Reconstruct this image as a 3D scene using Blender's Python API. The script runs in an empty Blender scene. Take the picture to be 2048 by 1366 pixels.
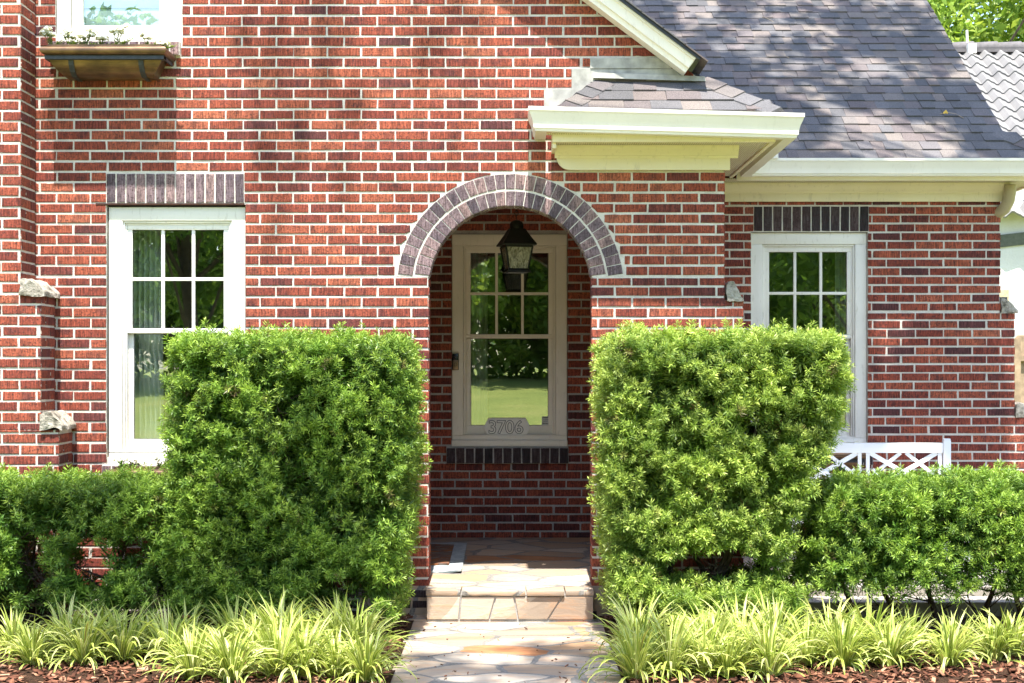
import bpy, math, random
import numpy as np
from mathutils import Vector, Matrix, noise
C = bpy.context.scene
R_ = math.radians
random.seed(7); rng = np.random.default_rng(7)

# ------------------------------------------------------------ camera, sky, sun, exposure
H = 1.645                       # eye height above the walkway
F = 3070.0                      # focal length in photo pixels (2048 wide)
cam = bpy.data.objects.new('camera', bpy.data.cameras.new('camera'))
C.collection.objects.link(cam); C.camera = cam
cam.location = (0, -10, H); cam.rotation_euler = (R_(90), 0, 0)
cam.data.sensor_width = 36; cam.data.lens = F / 2048 * 36
cam.data.shift_y = 45 / 2048; cam.data.clip_end = 600; cam.data.clip_start = .1
C.render.resolution_x = 1024; C.render.resolution_y = 683
SUN_EL = 70.0
w = bpy.data.worlds.new('World'); C.world = w; w.use_nodes = True
nt = w.node_tree
sky = nt.nodes.new('ShaderNodeTexSky'); sky.sky_type = 'NISHITA'; sky.sun_disc = False
sky.sun_elevation = R_(SUN_EL); sky.sun_rotation = R_(180)
sky.air_density = 1.0; sky.dust_density = 1.2; sky.ozone_density = .8
nt.links.new(sky.outputs[0], nt.nodes['Background'].inputs[0])
nt.nodes['Background'].inputs[1].default_value = .15
sl = bpy.data.lights.new('sun', 'SUN'); sl.energy = 4.1; sl.angle = R_(.55); sl.color = (1, .955, .88)
so = bpy.data.objects.new('sun', sl); C.collection.objects.link(so)
so.rotation_euler = Vector((0, math.cos(R_(SUN_EL)), -math.sin(R_(SUN_EL)))).to_track_quat('-Z', 'Y').to_euler()
C.view_settings.view_transform = 'Standard'; C.view_settings.look = 'None'
C.view_settings.gamma = 1; C.view_settings.exposure = 1.76
try:
    C.cycles.max_bounces = 8; C.cycles.transparent_max_bounces = 12
except Exception: pass

def P(px, py, Y):               # a measured photo point at real depth Y -> world
    s = F / (10 + Y)
    return ((px - 1024) / s, Y, H - (py - 728) / s)
def PX(px, Y): return P(px, 0, Y)[0]
def PZ(py, Y): return P(0, py, Y)[2]

# ------------------------------------------------------------ mesh helpers
class MB:
    def __init__(s): s.v = []; s.f = []; s.m = []; s.r = []; s.e = []
    def add(s, vs, fs, mat=0, rnd=0.0, edge=None):
        b = len(s.v); s.v += [tuple(v) for v in vs]
        s.f += [tuple(i + b for i in f) for f in fs]; s.m += [mat] * len(fs)
        s.r += [rnd] * len(vs); s.e += (edge if edge else [1.0] * len(vs))
    def box(s, a, b, mat=0, rnd=0.0, bev=0.0):
        x0, y0, z0 = [min(a[i], b[i]) for i in range(3)]; x1, y1, z1 = [max(a[i], b[i]) for i in range(3)]
        if bev <= 0:
            vs = [(x0,y0,z0),(x1,y0,z0),(x1,y1,z0),(x0,y1,z0),(x0,y0,z1),(x1,y0,z1),(x1,y1,z1),(x0,y1,z1)]
            s.add(vs, [(0,3,2,1),(4,5,6,7),(0,1,5,4),(1,2,6,5),(2,3,7,6),(3,0,4,7)], mat, rnd); return
        import bmesh
        bm = bmesh.new(); bmesh.ops.create_cube(bm, size=1)
        for v in bm.verts:
            v.co = ((x0+x1)/2 + v.co.x*(x1-x0), (y0+y1)/2 + v.co.y*(y1-y0), (z0+z1)/2 + v.co.z*(z1-z0))
        bmesh.ops.bevel(bm, geom=bm.edges[:], offset=min(bev, .45*min(x1-x0, y1-y0, z1-z0)), segments=2, profile=.6, affect='EDGES')
        s.bm(bm, mat, rnd)
    def bm(s, bm, mat=0, rnd=0.0):
        bm.verts.index_update()
        s.add([v.co[:] for v in bm.verts], [[v.index for v in f.verts] for f in bm.faces], mat, rnd); bm.free()
    def hexa(s, p, mat=0, rnd=0.0):       # 8 points: bottom 4 then top 4
        s.add(p, [(0,3,2,1),(4,5,6,7),(0,1,5,4),(1,2,6,5),(2,3,7,6),(3,0,4,7)], mat, rnd)
    def prism(s, prof, a, b, mat=0, rnd=0.0, fn=None):   # closed 2D profile swept from a to b through fn(p, q, t)
        n = len(prof); vs = [fn(p, q, a) for p, q in prof] + [fn(p, q, b) for p, q in prof]
        fs = [(i, (i+1) % n, n + (i+1) % n, n + i) for i in range(n)] + [tuple(range(n))[::-1], tuple(range(n, 2*n))]
        s.add(vs, fs, mat, rnd)
    def tube(s, pts, rad, n=7, mat=0, rnd=0.0, cap=True):
        pts = [Vector(p) for p in pts]; rings = []
        if not isinstance(rad, (list, tuple)): rad = [rad]*len(pts)
        for i, p in enumerate(pts):
            d = (pts[min(i+1, len(pts)-1)] - pts[max(i-1, 0)]).normalized()
            a = d.orthogonal().normalized() if i == 0 else (prev - d*prev.dot(d)).normalized()
            prev = a; b = d.cross(a)
            rings += [tuple(p + (a*math.cos(t*2*math.pi/n) + b*math.sin(t*2*math.pi/n))*rad[i]) for t in range(n)]
        fs = [(i*n+j, i*n+(j+1) % n, (i+1)*n+(j+1) % n, (i+1)*n+j) for i in range(len(pts)-1) for j in range(n)]
        if cap: fs += [tuple(range(n))[::-1], tuple((len(pts)-1)*n + j for j in range(n))]
        s.add(rings, fs, mat, rnd)
    def lathe(s, prof, c, n=24, mat=0, rot=0.0, sq=False):
        vs = []; 
        for r, z in prof:
            vs += [(c[0] + r*math.cos(rot+2*math.pi*j/n), c[1] + r*math.sin(rot+2*math.pi*j/n), c[2]+z) for j in range(n)]
        fs = [(i*n+j, i*n+(j+1) % n, (i+1)*n+(j+1) % n, (i+1)*n+j) for i in range(len(prof)-1) for j in range(n)]
        fs += [tuple(range(n))[::-1], tuple((len(prof)-1)*n + j for j in range(n))]
        s.add(vs, fs, mat)
    def build(s, name, mats, parent=None, smooth=False):
        me = bpy.data.meshes.new(name); me.from_pydata(s.v, [], s.f)
        for m in (mats if isinstance(mats, (list, tuple)) else [mats]): me.materials.append(m)
        me.polygons.foreach_set('material_index', s.m)
        for nm, d in (('rnd', s.r), ('edge', s.e)):
            a = me.attributes.new(nm, 'FLOAT', 'POINT'); a.data.foreach_set('value', d)
        if smooth:
            me.polygons.foreach_set('use_smooth', [True]*len(me.polygons))
            me.set_sharp_from_angle(angle=R_(38))
        me.update()
        return link(name, me, parent)
def link(name, me, parent=None):
    o = bpy.data.objects.new(name, me); C.collection.objects.link(o)
    if parent: o.parent = parent
    return o
def build_np(name, V, Q, attrs, mats, parent=None, mi=None):
    me = bpy.data.meshes.new(name); nv, nq = len(V), len(Q); k = Q.shape[1]
    me.vertices.add(nv); me.vertices.foreach_set('co', V.astype(np.float32).ravel())
    me.loops.add(nq*k); me.loops.foreach_set('vertex_index', Q.astype(np.int32).ravel())
    me.polygons.add(nq); me.polygons.foreach_set('loop_start', np.arange(0, nq*k, k, dtype=np.int32))
    me.polygons.foreach_set('loop_total', np.full(nq, k, dtype=np.int32))
    for m in mats: me.materials.append(m)
    if mi is not None: me.polygons.foreach_set('material_index', mi.astype(np.int32))
    for nm, d in attrs.items():
        a = me.attributes.new(nm, 'FLOAT', 'POINT'); a.data.foreach_set('value', d.astype(np.float32))
    me.update(calc_edges=True); me.validate()
    return link(name, me, parent)
def thing(name, label, cat, loc=(0, 0, 0), group=None):
    o = bpy.data.objects.new(name, None); C.collection.objects.link(o); o.location = loc
    o.empty_display_size = .2
    return tag(o, label, cat, group)
def tag(o, label, cat, group=None):
    o['label'] = label; o['category'] = cat
    if group: o['group'] = group
    return o
def struct(o, kind='structure', label=None):
    o['kind'] = kind
    if label: o['label'] = label
    return o
def settle(root, loc):        # give an Empty a real base point while its parts stay where they were modelled
    root.location = loc
    for c in root.children: c.location = (c.location.x-loc[0], c.location.y-loc[1], c.location.z-loc[2])

# ------------------------------------------------------------ material helpers
class N:
    def __init__(s, name):
        s.m = bpy.data.materials.new(name); s.m.use_nodes = True; s.t = s.m.node_tree
        s.p = s.t.nodes['Principled BSDF']; s.out = s.t.nodes['Material Output']
        s.geo = None
    def n(s, typ, **kw):
        x = s.t.nodes.new('ShaderNode' + typ)
        for k, v in kw.items():
            if k in x.inputs: s.set(x.inputs[k], v)
            else: setattr(x, k, v)
        return x
    def set(s, sock, v):
        if hasattr(v, 'is_output') or isinstance(v, bpy.types.NodeSocket): s.t.links.new(v, sock)
        else:
            if isinstance(v, (tuple, list)) and len(v) == 3 and sock.type == 'RGBA': v = (*v, 1)
            sock.default_value = v
    def pos(s, scale=(1, 1, 1)):
        tc = s.n('TexCoord'); mp = s.n('Mapping'); s.set(mp.inputs[0], tc.outputs['Object']); mp.inputs['Scale'].default_value = scale
        return mp.outputs[0]
    def noise(s, sc, det=3, vec=None, rough=.55, dist=0.0, out='Fac'):
        x = s.n('TexNoise'); x.inputs['Scale'].default_value = sc; x.inputs['Detail'].default_value = det
        x.inputs['Roughness'].default_value = rough; x.inputs['Distortion'].default_value = dist
        s.set(x.inputs['Vector'], vec if vec is not None else s.pos()); return x.outputs[out]
    def ramp(s, fac, stops, interp='LINEAR'):
        x = s.n('ValToRGB'); s.set(x.inputs[0], fac); cr = x.color_ramp; cr.interpolation = interp
        while len(cr.elements) < len(stops): cr.elements.new(.5)
        for e, (p, c) in zip(cr.elements, stops):
            e.position = p; e.color = (*c, 1) if len(c) == 3 else c
        return x.outputs[0]
    def mix(s, f, a, b, typ='MIX'):
        x = s.n('MixRGB', blend_type=typ); s.set(x.inputs[0], f); s.set(x.inputs[1], a); s.set(x.inputs[2], b); return x.outputs[0]
    def math(s, op, a, b=0.0, clamp=False):
        x = s.n('Math', operation=op, use_clamp=clamp); s.set(x.inputs[0], a); s.set(x.inputs[1], b); return x.outputs[0]
    def attr(s, name):
        return s.n('Attribute', attribute_name=name).outputs['Fac']
    def bump(s, h, st=.3, d=.01, nrm=None):
        x = s.n('Bump'); x.inputs['Strength'].default_value = st; x.inputs['Distance'].default_value = d
        s.set(x.inputs['Height'], h)
        if nrm is not None: s.set(x.inputs['Normal'], nrm)
        return x.outputs[0]
    def fin(s, col, rough=.7, nrm=None, metal=0.0, spec=None):
        s.set(s.p.inputs['Base Color'], col); s.set(s.p.inputs['Roughness'], rough); s.p.inputs['Metallic'].default_value = metal
        if nrm is not None: s.set(s.p.inputs['Normal'], nrm)
        if spec is not None: s.p.inputs['Specular IOR Level'].default_value = spec
        return s.m

g3 = lambda v: (v, v*.97, v*.92)
def mat_mortar(name='mortar', c=(.64, .595, .52), c2=(.46, .42, .36)):
    n = N(name); f = n.noise(9, 5); f2 = n.noise(160, 3)
    col = n.ramp(f, [(.3, c2), (.52, c), (.7, tuple(min(1, x*1.1) for x in c))])
    return n.fin(n.mix(.25, col, n.ramp(f2, [(.3, g3(.3)), (.7, g3(.8))])), .95, n.bump(f2, .5, .004), spec=.2)
def mat_brick(name, stops, mortar=(.62, .58, .5), dark=(.045, .025, .03), darkamt=.5):
    n = N(name); r = n.attr('rnd'); e = n.attr('edge')
    tc = n.n('TexCoord'); sep = n.n('SeparateXYZ'); n.set(sep.inputs[0], tc.outputs['Object'])
    sxy = n.math('ADD', sep.outputs[0], sep.outputs[1])
    cmb = n.n('CombineXYZ'); n.set(cmb.inputs[0], n.math('MULTIPLY', sxy, 190)); n.set(cmb.inputs[1], n.math('MULTIPLY', sep.outputs[2], 14)); n.set(cmb.inputs[2], n.math('MULTIPLY', r, 50))
    rid = n.n('TexNoise'); rid.inputs['Scale'].default_value = 1; rid.inputs['Detail'].default_value = 2; n.set(rid.inputs['Vector'], cmb.outputs[0])
    base = n.ramp(n.math('ADD', r, n.math('MULTIPLY', n.math('SUBTRACT', n.noise(.9, 3), .5), .5), True), stops)
    cm2 = n.n('CombineXYZ'); n.set(cm2.inputs[0], sxy); n.set(cm2.inputs[1], n.math('MULTIPLY', r, 9)); n.set(cm2.inputs[2], sep.outputs[2])
    fl = n.noise(11, 3, cm2.outputs[0])
    col = n.mix(n.math('MULTIPLY', n.ramp(fl, [(.5, (0, 0, 0)), (.68, (1, 1, 1))]), darkamt), base, dark)
    col = n.mix(.55, col, n.ramp(rid.outputs['Fac'], [(.34, (.10, .09, .09)), (.5, (.5, .48, .48)), (.66, (.98, .95, .95))]), 'OVERLAY')
    pit = n.noise(75, 4, rough=.7)
    col = n.mix(n.ramp(pit, [(.52, (0, 0, 0)), (.62, (.8, .8, .8))]), col, (.045, .022, .022))
    sm = n.noise(42, 4, rough=.65); big = n.noise(1.7, 3)
    thr = n.math('ADD', n.math('MULTIPLY', e, .27), n.math('SUBTRACT', .685, n.math('MULTIPLY', big, .24)))
    smf = n.math('MULTIPLY', n.math('GREATER_THAN', sm, thr), .85)
    col = n.mix(smf, col, mortar)
    h = n.math('ADD', n.math('MULTIPLY', rid.outputs['Fac'], .7), n.math('MULTIPLY', pit, .6))
    return n.fin(col, .9, n.bump(h, .75, .006), spec=.25)
RED = [(0, (.09, .034, .034)), (.1, (.15, .042, .034)), (.3, (.195, .045, .030)), (.55, (.262, .063, .037)), (.8, (.32, .086, .047)), (1, (.39, .125, .068))]
BR = mat_brick('red_brick', RED)
BRD = mat_brick('shaded_side_brick', [(0, (.07, .025, .025)), (.3, (.16, .035, .025)), (.7, (.21, .045, .030)), (1, (.26, .06, .036))], darkamt=.4)
BP = mat_brick('purple_brick', [(0, (.09, .07, .08)), (.35, (.15, .11, .12)), (.7, (.21, .15, .155)), (1, (.27, .18, .165))], dark=(.06, .05, .065), darkamt=.6)
BK = mat_brick('charcoal_brick', [(0, (.03, .027, .03)), (.5, (.05, .042, .046)), (1, (.085, .06, .06))], mortar=(.3, .28, .26))
MO = mat_mortar()
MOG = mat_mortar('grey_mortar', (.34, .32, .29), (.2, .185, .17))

def mat_paint(name, c, wear=.09, rough=.45, grime=(.32, .27, .18)):
    n = N(name); f = n.noise(3.5, 5); g = n.noise(38, 4, n.pos((1, 1, .25)), rough=.7)
    col = n.mix(n.math('MULTIPLY', n.ramp(f, [(.35, (0, 0, 0)), (.75, (1, 1, 1))]), .4), c, tuple(x*.8 for x in c))
    col = n.mix(n.math('MULTIPLY', n.ramp(g, [(.57, (0, 0, 0)), (.68, (1, 1, 1))]), wear*3), col, grime)
    return n.fin(col, rough, n.bump(g, .12, .003), spec=.4)
WHT = mat_paint('white_window_paint', (.82, .79, .72))
CRM = mat_paint('cream_paint', (.88, .82, .70), .05)
YEL = mat_paint('yellow_cream_trim', (.79, .71, .50), .08)
GUT = mat_paint('gutter_white', (.84, .80, .71), .03, .38)
BEN = mat_paint('bench_white', (.82, .83, .84), .02, .4)
TAN = mat_paint('downspout_tan', (.42, .36, .22), .1)
BLKE = N('black_metal_edge').fin((.02, .022, .025), .35)
def mat_simple(name, c, rough=.6, metal=0.0, sc=20, var=.25, bump=.1):
    n = N(name); f = n.noise(sc, 4)
    return n.fin(n.ramp(f, [(.3, tuple(x*(1-var) for x in c)), (.7, tuple(min(1, x*(1+var)) for x in c))]), rough, n.bump(f, bump, .004), metal)

def mat_shingle():
    n = N('asphalt_shingle'); r = n.attr('rnd')
    base = n.ramp(r, [(0, (.072, .075, .084)), (.22, (.105, .108, .117)), (.42, (.15, .15, .16)), (.55, (.135, .105, .105)), (.7, (.185, .165, .15)), (.85, (.24, .205, .175)), (1, (.16, .12, .115))])
    base = n.mix(.45, base, (.125, .124, .128)); base = n.mix(1, base, (.86, .83, .81), 'MULTIPLY')
    g = n.noise(170, 3, rough=.85); b = n.noise(2.2, 3)
    col = n.mix(.75, base, n.ramp(g, [(.3, (.12, .12, .13)), (.5, (.5, .5, .5)), (.68, (.93, .92, .9))]), 'OVERLAY')
    col = n.mix(.3, col, n.ramp(b, [(.3, g3(.3)), (.7, g3(.75))]), 'OVERLAY')
    return n.fin(col, .9, n.bump(g, .5, .003), spec=.3)
SHG = mat_shingle()

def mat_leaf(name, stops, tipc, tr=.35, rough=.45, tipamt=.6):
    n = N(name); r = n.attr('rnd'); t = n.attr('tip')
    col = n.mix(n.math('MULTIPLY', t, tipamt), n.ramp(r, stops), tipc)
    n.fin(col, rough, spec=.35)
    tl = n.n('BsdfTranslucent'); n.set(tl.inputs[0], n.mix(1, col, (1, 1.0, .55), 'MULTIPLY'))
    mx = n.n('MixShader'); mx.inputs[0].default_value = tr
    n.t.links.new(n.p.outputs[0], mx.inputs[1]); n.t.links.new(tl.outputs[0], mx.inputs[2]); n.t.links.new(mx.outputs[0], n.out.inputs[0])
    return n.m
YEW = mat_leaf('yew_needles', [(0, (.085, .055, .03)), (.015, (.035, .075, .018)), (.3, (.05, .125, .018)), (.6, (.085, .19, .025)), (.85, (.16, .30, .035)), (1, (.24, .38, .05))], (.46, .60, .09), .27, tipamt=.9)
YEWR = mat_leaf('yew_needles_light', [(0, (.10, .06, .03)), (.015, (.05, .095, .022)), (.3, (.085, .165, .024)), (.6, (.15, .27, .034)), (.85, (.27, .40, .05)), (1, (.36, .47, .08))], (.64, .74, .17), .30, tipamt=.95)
BARK = mat_simple('yew_bark', (.05, .035, .026), .9, 0, 60, .5, .6)

# ------------------------------------------------------------ brickwork
PC, LB, BH, GJ = .0679, .2204, .0536, .0122
def brick_poly(mb, poly, fr, mat, proud=0.0, dep=.012, rnd=None, ins=.0045):
    """poly: list of (u,z) corners counter-clockwise; fr(u,z,n) -> world, n outward"""
    us = [p[0] for p in poly]; zs = [p[1] for p in poly]
    cu, cz = (min(us)+max(us))/2, (min(zs)+max(zs))/2; hu, hz = max(.01, (max(us)-min(us))/2), max(.01, (max(zs)-min(zs))/2)
    j = [(random.gauss(0, .0009), random.gauss(0, .0009)) for _ in poly]
    o = [(p[0]+a, p[1]+b) for p, (a, b) in zip(poly, j)]
    inn = [(cu+(p[0]-cu)*(1-ins/hu), cz+(p[1]-cz)*(1-ins/hz)) for p in o]
    pr = proud + max(-.0012, min(.0015, random.gauss(0, .0007))); tl = random.gauss(0, .004)
    n = len(o)
    vs = [fr(u, z, pr-dep) for u, z in o] + [fr(u, z, pr-.0014+(z-cz)*tl) for u, z in o] + [fr(u, z, pr+(z-cz)*tl) for u, z in inn]
    fs = [(i, (i+1) % n, n+(i+1) % n, n+i) for i in range(n)] + [(n+i, n+(i+1) % n, 2*n+(i+1) % n, 2*n+i) for i in range(n)]
    fs.append(tuple(range(2*n, 3*n)))
    mb.add(vs, fs, mat, random.random() if rnd is None else rnd, [0.0]*(2*n) + [1.0]*n)
def sub_rect(rects, h):
    out = []
    for a, b, c, d in rects:
        ha, hb, hc, hd = h
        if b <= ha or a >= hb or d <= hc or c >= hd: out.append((a, b, c, d)); continue
        if a < ha: out.append((a, ha, c, d))
        if b > hb: out.append((hb, b, c, d))
        m0, m1 = max(a, ha), min(b, hb)
        if c < hc: out.append((m0, m1, c, hc))
        if d > hd: out.append((m0, m1, hd, d))
    return out
def field(mb, fr, u0, u1, z0, z1, zref, uref, holes=(), lo=None, hi=None, mat=0, proud=0.0, bond=LB, darkz=None, dmat=0, hd=False, flip=0, bias=0):
    k0 = int(math.floor((zref - z1)/PC)) - 1; k1 = int(math.ceil((zref - z0)/PC)) + 1
    for k in range(k0, k1+1):
        zt = zref - k*PC; zb = zt - BH
        rz = random.gauss(0, .0008)
        off = ((k+flip) % 2)*bond/2 + random.gauss(0, .003)
        i0 = int(math.floor((u0-uref-off)/bond)) - 1; i1 = int(math.ceil((u1-uref-off)/bond)) + 1
        for i in range(i0, i1+1):
            a = uref + off + i*bond + GJ/2 + random.gauss(0, .0018); b = uref + off + (i+1)*bond - GJ/2 + random.gauss(0, .0018)
            a, b = max(a, u0), min(b, u1); c, d = max(zb+rz, z0), min(zt+rz, z1)
            if b-a < .02 or d-c < .012: continue
            rs = [(a, b, c, d)]
            for h in holes: rs = sub_rect(rs, h)
            for (a2, b2, c2, d2) in rs:
                if b2-a2 < .018 or d2-c2 < .012: continue
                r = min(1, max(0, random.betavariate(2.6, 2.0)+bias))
                if random.random() < .02: r = random.random()*.12
                m = dmat if (darkz is not None and d2 < darkz) else mat
                if lo is None and hi is None:
                    brick_poly(mb, [(a2, c2), (b2, c2), (b2, d2), (a2, d2)], fr, m, proud, rnd=r); continue
                ns = 7; xs = [a2 + (b2-a2)*t/(ns-1) for t in range(ns)]
                L = [max(c2, lo(x)) if lo else c2 for x in xs]; T = [min(d2, hi(x)) if hi else d2 for x in xs]
                ok = [q for q in range(ns) if T[q]-L[q] > .008]
                if len(ok) < 2 or xs[ok[-1]]-xs[ok[0]] < .012: continue
                poly = [(xs[q], L[q]) for q in ok] + [(xs[q], T[q]) for q in reversed(ok)]
                # thin out collinear points
                if all(abs(L[q]-c2) < 1e-6 and abs(T[q]-d2) < 1e-6 for q in ok) and len(ok) == ns:
                    poly = [(a2, c2), (b2, c2), (b2, d2), (a2, d2)]
                brick_poly(mb, poly, fr, m, proud, rnd=r)
def mortar(mb, fr, u0, u1, z0, z1, holes=(), mat=1, front=-.0042, back=-.2, hi=None, strips=0):
    us = sorted({u0, u1, *[x for h in holes for x in h[:2] if u0 < x < u1]}); zs = sorted({z0, z1, *[x for h in holes for x in h[2:] if z0 < x < z1]})
    if hi:
        us = sorted(set(us) | {u0+(u1-u0)*i/strips for i in range(strips+1)})
    for a, b in zip(us, us[1:]):
        for c, d in zip(zs, zs[1:]):
            m = ((a+b)/2, (c+d)/2)
            if any(h[0] < m[0] < h[1] and h[2] < m[1] < h[3] for h in holes): continue
            da, db = (min(d, hi(a)), min(d, hi(b))) if hi else (d, d)
            if max(da, db) <= c+.001: continue
            da, db = max(da, c), max(db, c)
            mb.hexa([fr(a, c, front), fr(b, c, front), fr(b, c, back), fr(a, c, back), fr(a, da, front), fr(b, db, front), fr(b, db, back), fr(a, da, back)], mat)
def frF(Y): return lambda u, z, n: (u, Y-n, z)                 # faces the camera
def frR(X): return lambda u, z, n: (X+n, u, z)                 # faces +X
def frL(X): return lambda u, z, n: (X-n, u, z)                 # faces -X
def frB(Y): return lambda u, z, n: (u, Y+n, z)

YR, YB, YP = 1.86, 2.15, -.305         # recessed right wall, porch back wall, pilaster face
ZT = 5.7
house = thing('brick_house', 'red brick cottage with arched porch, grey shingle roof and cream trim', 'house', (0, 0, 0))
# shared measures
XL, XRt, XRb = -3.13, PX(1450, 0), PX(1487, 0)
ax0, ax1 = PX(858, 0), PX(1183, 0); acx = (ax0+ax1)/2
azc = PZ(575, 0); aRi = 163.3/307; aRo = 227/307; azs = PZ(555, 0)
fl_z = .2
def porch_z(Y): return fl_z + .033*max(0, Y)
rake = lambda x: H + 1.854 - .75*(x - 1.094)
# main wall ----------------------------------------------------
wl0, wl1, wlt, wlb = PX(214, 0), PX(490, 0), PZ(412, 0), PZ(930, 0)
tl0, tl1, tlb = PX(110, 0), PX(365, 0), PZ(83, 0)
lint = (PX(212, 0), PX(489, 0), PZ(406, 0), PZ(346, 0))
sillL = (PX(205, 0), PX(500, 0), PZ(966, 0), PZ(930, 0)+.001)
silT = (PX(100, 0), PX(362, 0), PZ(113, 0), PZ(84, 0))
zcap1, zcapR = PZ(590, YP), PZ(601, 0)
holesF = [(wl0-.006, wl1+.004, wlb, PZ(409, 0)), lint, sillL, (tl0, tl1, tlb, ZT), silT, (ax0, ax1, -1, azs), (PX(1480, 0)-.1, 3, zcapR+.001, 9)]
holesF[-1] = (XRt, 3, zcapR, 9)
hiF = lambda x: rake(x)+.10
def loF(x):
    d = (aRo+.007)**2 - (x-acx)**2
    return azc + math.sqrt(d) if d > 0 else -9
loF2 = lambda x: loF(x)
mb = MB(); fr = frF(0)
zrefF = H + 1.2452; urefF = PX(451, 0)
# upper part (above the spring of the arch) and lower part
field(mb, fr, XL, XRb, azs, ZT, zrefF, urefF, holesF + [(acx-aRo-.012, acx+aRo+.012, azs, azc+.0)], lo=loF, hi=hiF)
field(mb, fr, XL, XRb, -.05, azs-.004, zrefF, urefF, holesF, mat=0, darkz=.19, dmat=2)
# mortar body with the arch cut out
def hexz(u0, u1, c0, c1, d, m=1): mb.hexa([fr(u0, c0, -.0042), fr(u1, c1, -.0042), fr(u1, c1, -.2), fr(u0, c0, -.2), fr(u0, d, -.006), fr(u1, d, -.006), fr(u1, d, -.2), fr(u0, d, -.2)], m)
mh = [h for h in holesF if h not in (lint, sillL, silT)]
mortar(mb, fr, XL-.35, acx-aRi-.03, -.1, ZT, mh, hi=hiF, strips=24)
mortar(mb, fr, acx+aRi+.03, XRb-.006, -.1, ZT, [(ax0, ax1, -1, azs), (XRt-.006, 3, zcapR, 9)], hi=hiF, strips=30)
nA = 28
for i in range(nA):
    u0 = acx-aRi-.03 + (2*aRi+.06)*i/nA; u1 = acx-aRi-.03 + (2*aRi+.06)*(i+1)/nA
    f = lambda x: azc + math.sqrt(max(0, (aRi+.006)**2-(x-acx)**2)) if abs(x-acx) < aRi else azs
    a_, b_ = (u0, u1); zt_ = min(hiF(a_), ZT); zt2 = min(hiF(b_), ZT)
    mb.hexa([fr(a_, f(a_), -.0042), fr(b_, f(b_), -.0042), fr(b_, f(b_), -.2), fr(a_, f(a_), -.2), fr(a_, zt_, -.0042), fr(b_, zt2, -.0042), fr(b_, zt2, -.2), fr(a_, zt_, -.2)], 1)
mb.box((acx-aRi-.03, .0042, -.1), (ax0-.006, .2, azs), 1); mb.box((ax1+.006, .0042, -.1), (acx+aRi+.03, .2, azs), 1)
# jamb reveals of the arch
for X, f_ in ((ax0, frR(ax0)), (ax1, frL(ax1))):
    field(mb, f_, .0125, .198, -.02, azs-.004, zrefF, .0, mat=0, bond=.2204, flip=1, hd=True, dmat=2, darkz=.19)
wallF = mb.build('front_wall', [BR, MO, BK], house)
# arch ring ----------------------------------------------------
mb = MB()
th0 = math.asin((azs-azc)/aRi) if azs > azc else 0
def arch_row(r0, r1, nb, offs, dep):
    t0 = math.asin(min(1, (azs-azc)/r0)) + .015; t1 = math.pi - t0
    for i in range(nb):
        a, b = t0+(t1-t0)*i/nb, t0+(t1-t0)*(i+1)/nb
        rm = (r0+r1)/2; g = .0055/2
        tm = (a+b)/2; ct, st = math.cos(tm), math.sin(tm)
        f_ = lambda u, z, n, ct=ct, st=st: (acx + ct*z - st*(-u)*-1, 0-n, azc + st*z + ct*u)
        ha = (b-a)/2
        poly = [(-(r0*math.tan(ha)-g), r0), (r0*math.tan(ha)-g, r0), (r1*math.tan(ha)-g, r1-.004), (-(r1*math.tan(ha)-g), r1-.004)]
        f2 = lambda u, z, n, ct=ct, st=st: (acx + ct*z + st*u, -n, azc + st*z - ct*u)
        brick_poly(mb, [(p[0], p[1]) for p in poly], f2, 0, .001, dep=dep, rnd=random.random())
arch_row(aRi, aRi+.100, 27, 0, .19); arch_row(aRi+.110, aRo+.003, 31, .5, .02)
n_ = 64
for i in range(n_):                              # mortar of the ring
    t0, t1 = math.pi*i/n_, math.pi*(i+1)/n_
    if azc+math.sin((t0+t1)/2)*aRi < azs-.02: continue
    q = lambda r, t, y: (acx+math.cos(t)*r, y, max(azs+.001, azc+math.sin(t)*r))
    r0, r1 = aRi+.006, aRo+.007
    mb.hexa([q(r0, t0, .003), q(r1, t0, .003), q(r1, t0, .195), q(r0, t0, .195), q(r0, t1, .003), q(r1, t1, .003), q(r1, t1, .195), q(r0, t1, .195)], 1)
mb.build('arch', [BP, MO], house)['label'] = 'purple brick arch of two header rings'
# soldier lintels and rowlock sills ----------------------------
def soldiers(name, rect, nb, Y, proud, mats, dep=.014, back=.1):
    mb = MB(); a, b, c, d = rect; p = (b-a)/nb; f_ = frF(Y)
    for i in range(nb):
        brick_poly(mb, [(a+i*p+.005, c+.004), (a+(i+1)*p-.005, c+.004), (a+(i+1)*p-.005, d-.005), (a+i*p+.005, d-.005)], f_, 0, proud, dep+proud, ins=.005)
    mb.box((a+.002, Y-proud+.006, c+.002), (b-.002, Y+back, d-.003), 1)
    return mb.build(name, mats, house)
soldiers('lintel', lint, 14, 0, .001, [BP, MO])
lintR = (PX(1507, YR), PX(1738, YR), PZ(463, YR), PZ(412, YR))
soldiers('lintel', lintR, 12, YR, .001, [BK, MOG])
soldiers('brick_sill', sillL, 15, 0, .03, [BP, MO]); soldiers('brick_sill', silT, 13, 0, .045, [BP, MO])
silP = (PX(893, YB), PX(1137, YB), PZ(927, YB), PZ(895, YB))
soldiers('brick_sill', silP, 13, YB, .035, [BK, MOG])
silR = (PX(1492, YR), PX(1745, YR), PZ(930, YR), PZ(900, YR)); soldiers('brick_sill', silR, 13, YR, .035, [BK, MOG])
mb = MB(); mb.box((PX(192, 0), -.004, PZ(410, 0)), (PX(489, 0), .08, PZ(406.5, 0)))
mb.build('steel_lintel_angle', mat_simple('rusty_steel', (.05, .018, .01), .9, .2, 60, .6), house)
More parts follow.
